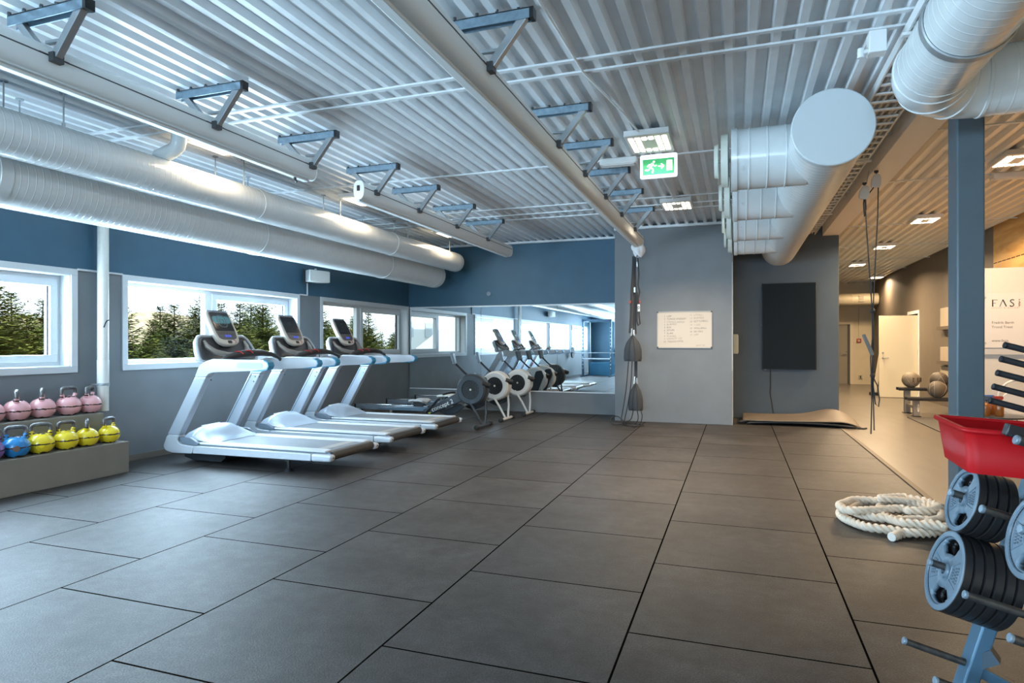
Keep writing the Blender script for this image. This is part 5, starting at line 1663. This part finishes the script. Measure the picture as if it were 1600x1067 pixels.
def weight_plate(R, th, tip, dist, label, group, top, spin):
    """plate threaded on a peg, its face towards the tip"""
    t = thing('weight_plate', label, 'weight plate', RO + tip - PD * dist - PU * .012, 0, group)
    zx = PD
    xx = RYv
    yx = zx.cross(xx)
    t.rotation_euler = Matrix((xx, yx, zx)).transposed().to_euler()
    key = (R, th)
    if key not in PLM:
        a = obj('disc', plate_mesh(R, th), PLB, t, smooth=40, solid=th * .55)
        rim = MB(); rim.lathe([(R * .83, -th * .30), (R * .84, -th * .5), (R * .95, -th * .5), (R, -th * .38), (R, th * .38), (R * .95, th * .5), (R * .86, th * .5), (R * .83, th * .30), (R * .83, -th * .30)], seg=64, caps=False)
        c = obj('rim', rim, PLB, t, smooth=40)
        hub = MB(); hub.lathe([(.0155, -th * .5), (R * .17, -th * .5), (R * .20, -th * .25), (R * .20, th * .25), (R * .17, th * .5), (.0155, th * .5), (.0155, -th * .5)], seg=32, caps=False)
        d = obj('hub', hub, PLB, t, smooth=40)
        PLM[key] = [(q, q.data) for q in (a, c, d)]
        for q in (a, c, d):
            q.rotation_euler = (0, 0, spin)
    else:
        for q, dt in PLM[key]:
            z = q.copy(); z.data = dt; C.objects.link(z); z.parent = t
            z.rotation_euler = (0, 0, spin)
    if top:
        for q in list(t.children):
            if q.name.startswith('rim'):
                continue
            q.data = q.data.copy()
            q.data.materials.clear(); q.data.materials.append(PLF)
        f = MB(); f.lathe([(R * .835, th * .32), (R * .85, th * .503), (R * .955, th * .503), (R * .985, th * .44)], seg=64, caps=False)
        obj('face_ring', f, PLF, t)
        for k in range(2):
            a = spin + PI * k
            u = V(math.cos(a), math.sin(a), 0)
            v = V(-u.y, u.x, 0)
            f = MB()
            pts = [u * R * .30 - v * R * .17, u * R * .70 - v * R * .34, u * R * .77 + v * R * .0, u * R * .70 + v * R * .34, u * R * .30 + v * R * .17]
            f.tube([p + V(0, 0, th * .29) for p in pts], .0028, 6, closed=True)
            obj('grip_outline', f, PLF, t)
            # worn raised lettering, too scuffed to read
            f = MB()
            for r_, w_, n_ in ((.42, .30, 4), (.53, .40, 5), (.63, .44, 6)):
                for q in range(n_):
                    c0 = u * R * r_ + v * R * w_ * ((q + .5) / n_ - .5)
                    h_ = R * .07
                    f.bar(c0 - u * h_ / 2 + V(0, 0, th * .29), c0 + u * h_ / 2 + V(0, 0, th * .29), R * w_ / n_ * .5, .0025)
            obj('worn_lettering', f, mat('plate_letter_dark', (.07, .10, .13), .5), t, smooth=0)
    return t


PLM = {}
# hide nothing: the first plates of each stack carry the visible face
for i in range(6):
    weight_plate(.150, .031, PEGS['D'][0], .068 + .0335 * i, ('foremost of six plates on the middle peg, sky reflection painted on its black grip face' if i == 0 else 'black plate in the stack of six on the middle peg, %s' % ('just behind the front plate', 'third from the front', 'fourth from the front', 'fifth from the front', 'last, nearest the post')[i - 1]), 'plates on the middle peg', i == 0, .12)
for i in range(4):
    weight_plate(.122, .030, PEGS['A'][0], .055 + .033 * i, ('foremost plate on the peg right below the red bin, painted sky reflection on its black grip face' if i == 0 else 'black plate on the peg below the red bin, %s' % ('just behind the front one', 'third from the front', 'fourth, nearest the post')[i - 1]), 'plates on the peg below the bin', i == 0, .3)
for i in range(2):
    weight_plate(.128, .030, PEGS['C'][0], .045 + .034 * i, ('large black grip plate with painted sky reflection at the right photo edge, in front' if i == 0 else 'second grip plate at the right photo edge, half hidden behind the front one'), 'plates at the right edge', True, .25)
weight_plate(.128, .030, PEGS['B'][0], .20, 'black grip plate with painted sky reflection at the inner end of a long peg, behind the edge plates', 'plates at the right edge', True, .2)

# red plastic bin on the rack
t = thing('red_bin', 'red plastic bin with a turned-out rim sitting on the weight rack', 'bin', (.68, 2.36, .945), 0)
REDP = mat('red_plastic', (.40, .004, .007), .45, spec=.2)
BT = Matrix.Rotation(math.radians(-3), 3, 'Z') @ Matrix.Rotation(math.radians(3), 3, 'Y')


def bt(x, y, z):
    return BT @ V(x, y, z)


b = MB()
L_, W_, H_ = .335, .375, .135
o_ = [(-.02, -.01), (L_ + .02, -.01), (L_ + .02, W_ + .01), (-.02, W_ + .01)]
tops, bots = rounded([(-.012, -.012), (L_, -.012), (L_, W_ + .012), (-.012, W_ + .012)], .03, 4), rounded([(.008, .012), (L_ - .03, .012), (L_ - .03, W_ - .03), (.008, W_ - .03)], .03, 4)
n = len(tops)
b.v = [tuple(bt(x, y, 0)) for x, y in bots] + [tuple(bt(x, y, H_)) for x, y in tops]
b.f = [(k, (k + 1) % n, n + (k + 1) % n, n + k) for k in range(n)] + [tuple(range(n - 1, -1, -1))]
obj('tub', b, REDP, t, smooth=50, solid=.004)
b = MB(); b.tube([bt(x + (x - L_ / 2) * .03, y + (y - W_ / 2) * .03, H_) for x, y in tops], .0085, 10, closed=True); obj('rim', b, REDP, t)
for y0_, x1_ in ((2.67, 1.07), (2.53, 1.29)):
    b = MB(); b.box((.82 - RO.x, y0_ - .02 - RO.y, .915), (x1_ - RO.x, y0_ + .02 - RO.y, .931)); obj('bin_carrier', b, RB, RACK, smooth=0)

# ---------------------------------------------------------------- things behind the camera, seen in the mirror
RKB = mat('power_rack_blue_black', (.05, .10, .15), .4, .3)


def power_rack(loc, label):
    t = thing('power_rack', label, 'power rack', loc, 0, 'power racks behind the camera')
    for x in (0, 1.15):
        for y in (0, 1.2):
            b = MB(); b.box((x - .04, y - .04, 0), (x + .04, y + .04, 2.35)); u = obj('upright', b, RKB, t, smooth=0, bevel=.006)
            if y > 1:
                h = MB(); h.box((x - .012, y + .038, -.02), (x + .012, y + .043, .02))
                many('peg_hole', h, [(0, 0, .35 + .15 * k) for k in range(12)], WHITE, u, smooth=0)
    for y in (0, 1.2):
        b = MB(); b.box((0, y - .04, 2.27), (1.15, y + .04, 2.35)); obj('cross_bar', b, RKB, t, smooth=0)
    for x in (0, 1.15):
        b = MB(); b.box((x - .04, -.2, 0), (x + .04, 1.5, .06)); obj('foot_rail', b, RKB, t, smooth=0)
        b = MB(); b.box((x - .04, 0, 2.27), (x + .04, 1.2, 2.35)); obj('side_bar', b, RKB, t, smooth=0)
    b = MB(); b.box((-.0, 1.3, .72), (1.15, 1.34, .76)); b.cyl((-.5, 1.28, .98), (1.65, 1.28, .98), .014, seg=12); obj('barbell', b, ALU, t)
    for x in (-.42, 1.57):
        b = MB(); b.lathe([(.03, -.03), (.22, -.03), (.225, 0), (.22, .03), (.03, .03)], (x, 1.28, .98), (1, 0, 0), 32); obj('bumper_plate', b, BLACKR, t)
    b = MB(); b.box((.05, .1, .0), (1.1, .18, .55)); obj('panel', b, mat('rack_blue_panel', (.03, .16, .27), .5), t, smooth=0, bevel=.01)
    return t


power_rack((-6.0, -2.9, 0), 'tall blue-black power rack behind the camera, seen in the right mirror panel')
power_rack((-4.3, -3.4, 0), 'second power rack behind the camera, at the right edge of the mirror')

# ---------------------------------------------------------------- outdoors
m_ = MB(); m_.grid(lambda u, v: V(-7.2 - 60 * u, -60 + 120 * v, -1.5 + .6 * u + .25 * math.sin(9 * u + 7 * v)), 20, 30)
struct('ground', m_, mat('dry_grass', (.20, .17, .07), .9, noise=.3, nscale=.6), smooth=60)
m_ = MB(); m_.grid(lambda u, v: V(-24 - 26 * u, -6 + 62 * v, -1.2 + 4.7 * u ** 1.1 + .5 * math.sin(14 * v + 3 * u) + .3 * math.sin(31 * v + 8 * u)), 24, 60)
struct('hill', m_, mat('heather_hill', (.25, .205, .14), .9, noise=.4, nscale=1.3), smooth=60)

BARK = mat('spruce_bark', (.07, .05, .035), .9)


def leafm(name, c1, c2):
    m = mat(name, c1, .9, spec=.08)
    N, L, p = nodes_of(m)
    tc = N.new('ShaderNodeTexCoord')
    n = N.new('ShaderNodeTexNoise'); n.inputs['Scale'].default_value = 2.4; n.inputs['Detail'].default_value = 5
    L.new(tc.outputs['Object'], n.inputs['Vector'])
    r = N.new('ShaderNodeValToRGB')
    r.color_ramp.elements[0].position = .35; r.color_ramp.elements[1].position = .65
    r.color_ramp.elements[0].color = (*c1, 1); r.color_ramp.elements[1].color = (*c2, 1)
    L.new(n.outputs['Fac'], r.inputs[0])
    L.new(r.outputs[0], p.inputs['Base Color'])
    return m


NEED = [leafm('spruce_needles', (.036, .058, .013), (.105, .130, .028)), leafm('olive_needles', (.046, .066, .014), (.130, .142, .032))]


def conifer(loc, seed, h, R, label, m):
    rn = random.Random(seed)
    t = thing('conifer', label, 'tree', loc, rn.uniform(0, 6), 'conifers outside the windows')
    b = MB(); b.tube([(0, 0, 0), (.02, .01, h * .5), (0, 0, h * .97)], [.09, .05, .008], 8); obj('trunk', b, BARK, t)
    b = MB()
    vs, fs = [], []
    lev = int(h / .085)
    for i in range(lev):
        s = (i + rn.uniform(-.3, .3)) / lev
        z = h * (.02 + .96 * s)
        L0 = R * (1 - s) ** .82 * rn.uniform(.8, 1.12) + .05
        nb = 17 if s < .75 else 10
        for k in range(nb):
            a = 2 * PI * (k + rn.random()) / nb
            L1 = L0 * rn.uniform(.72, 1.15)
            d = V(math.cos(a), math.sin(a), 0)
            sd_ = V(-d.y, d.x, 0)
            rise = .15 + .75 * s
            nt_ = max(4, int(L1 / .045))
            for q in range(nt_):
                f = (q + .6) / nt_
                p = d * (L1 * f) + V(0, 0, z + L1 * (rise * f - .42 * f * (1 - s)))
                for sg in (-1, 1):
                    ln = (.085 + .10 * (1 - f)) * rn.uniform(.7, 1.35) * (1 if s < .9 else .6)
                    dr = (d * rn.uniform(.5, .9) + sd_ * sg * rn.uniform(.5, 1) + V(0, 0, rn.uniform(-.25, .35))).normalized()
                    w = dr.cross(V(rn.uniform(-.4, .4), rn.uniform(-.4, .4), 1)).normalized() * .0145
                    e = p + dr * ln
                    n0 = len(vs)
                    vs += [tuple(p - w * .6), tuple(p + w * .6), tuple(p + dr * ln * .55 + w * 1.25), tuple(e), tuple(p + dr * ln * .55 - w * 1.25)]
                    fs.append((n0, n0 + 1, n0 + 2, n0 + 3, n0 + 4))
    b.v, b.f = vs, fs
    obj('foliage', b, m, t, smooth=0, recalc=False)
    return t


TL = 'bushy sunlit conifer in the dense belt outside the windows'
protos = [conifer((-11.5, 9.3, -1.6), 1, 3.9, 1.25, TL, NEED[0]), conifer((-12.6, 12.5, -1.2), 2, 3.9, 1.35, TL, NEED[1]), conifer((-13.4, 15.0, -1.4), 3, 4.2, 1.2, TL, NEED[0]), conifer((-11.0, 7.2, -1.5), 4, 3.4, 1.2, TL, NEED[1])]
rn = random.Random(12)
spots = []
for row, (x, y0, y1, st_) in enumerate(((-10.8, 5.5, 27, 1.35), (-12.4, 6.5, 34, 1.35), (-14.4, 8, 40, 1.5), (-17.0, 10, 46, 1.7))):
    y = y0
    while y < y1:
        spots.append((x + rn.uniform(-.5, .5) - (y - y0) * .07, y + rn.uniform(-.4, .4), row)); y += st_
for i, (x, y, row) in enumerate(spots):
    sc = rn.uniform(.74, 1.0) * (1, .98, 1.02, 1.1)[row]
    dup(protos[i % 4], (x, y, -1.3), rn.uniform(0, 6.2), scale=(sc * 1.1, sc * 1.1, sc))

# buildings seen through the windows in the mirror
BW = mat('pale_cladding', (.62, .66, .70), .5)
t = thing('storage_tent', 'white ribbed tent hall outside, seen in the left mirror panel', 'tent', (-12.0, -9.0, -1.5))
b = MB(); b.prism([(-7, 0), (5.2, 0), (5.2, 1.6), (-.5, 6.2), (-7, 1.6)], (0, 0, 0), (1, 0, 0), (0, 0, 1), 9); obj('cover', b, mat('tent_white', (.80, .80, .80), .5), t, smooth=0)
r = MB(); r.bar((5.25, 0, 1.6), (-.5, 0, 6.25), .06, .06)
many('roof_rib', r, [(0, -.3 - .7 * k, 0) for k in range(12)], mat('tent_rib', (.62, .64, .66), .5), t, smooth=0)
t = thing('apartment_block', 'dark block with pale balcony bands outside, seen in the left mirror panel', 'building', (-13.0, -24.0, -1.5))
b = MB(); b.box((-8, -6, 0), (5, 0, 9)); obj('wall', b, mat('block_dark', (.05, .055, .06), .6), t, smooth=0)
f = MB(); f.box((-8, 0, 0), (5, 1.2, .55)); many('balcony', f, [(0, 0, z) for z in (2.2, 4.6, 7.0)], BW, t, smooth=0)
f = MB(); f.box((0, .0, 0), (1.5, .06, 1.3)); many('window', f, [(x, 0, z) for x in (-7, -4.6, -2.2, .2, 2.6) for z in (3.0, 5.4)], mat('block_window_brick', (.22, .10, .08), .5), t, smooth=0)
t = thing('long_shed', 'long pale clad shed outside, seen through the reflected windows', 'building', (-32.0, -40.0, -1.5))
b = MB(); b.box((-8, 0, 0), (6, 30, 7)); obj('wall', b, BW, t, smooth=0)
f = MB(); f.box((6, 0, 0), (6.06, 2.4, 1.3)); many('window', f, [(0, 2 + 4.6 * k, 3.4) for k in range(6)], mat('shed_window', (.30, .36, .42), .3), t, smooth=0)
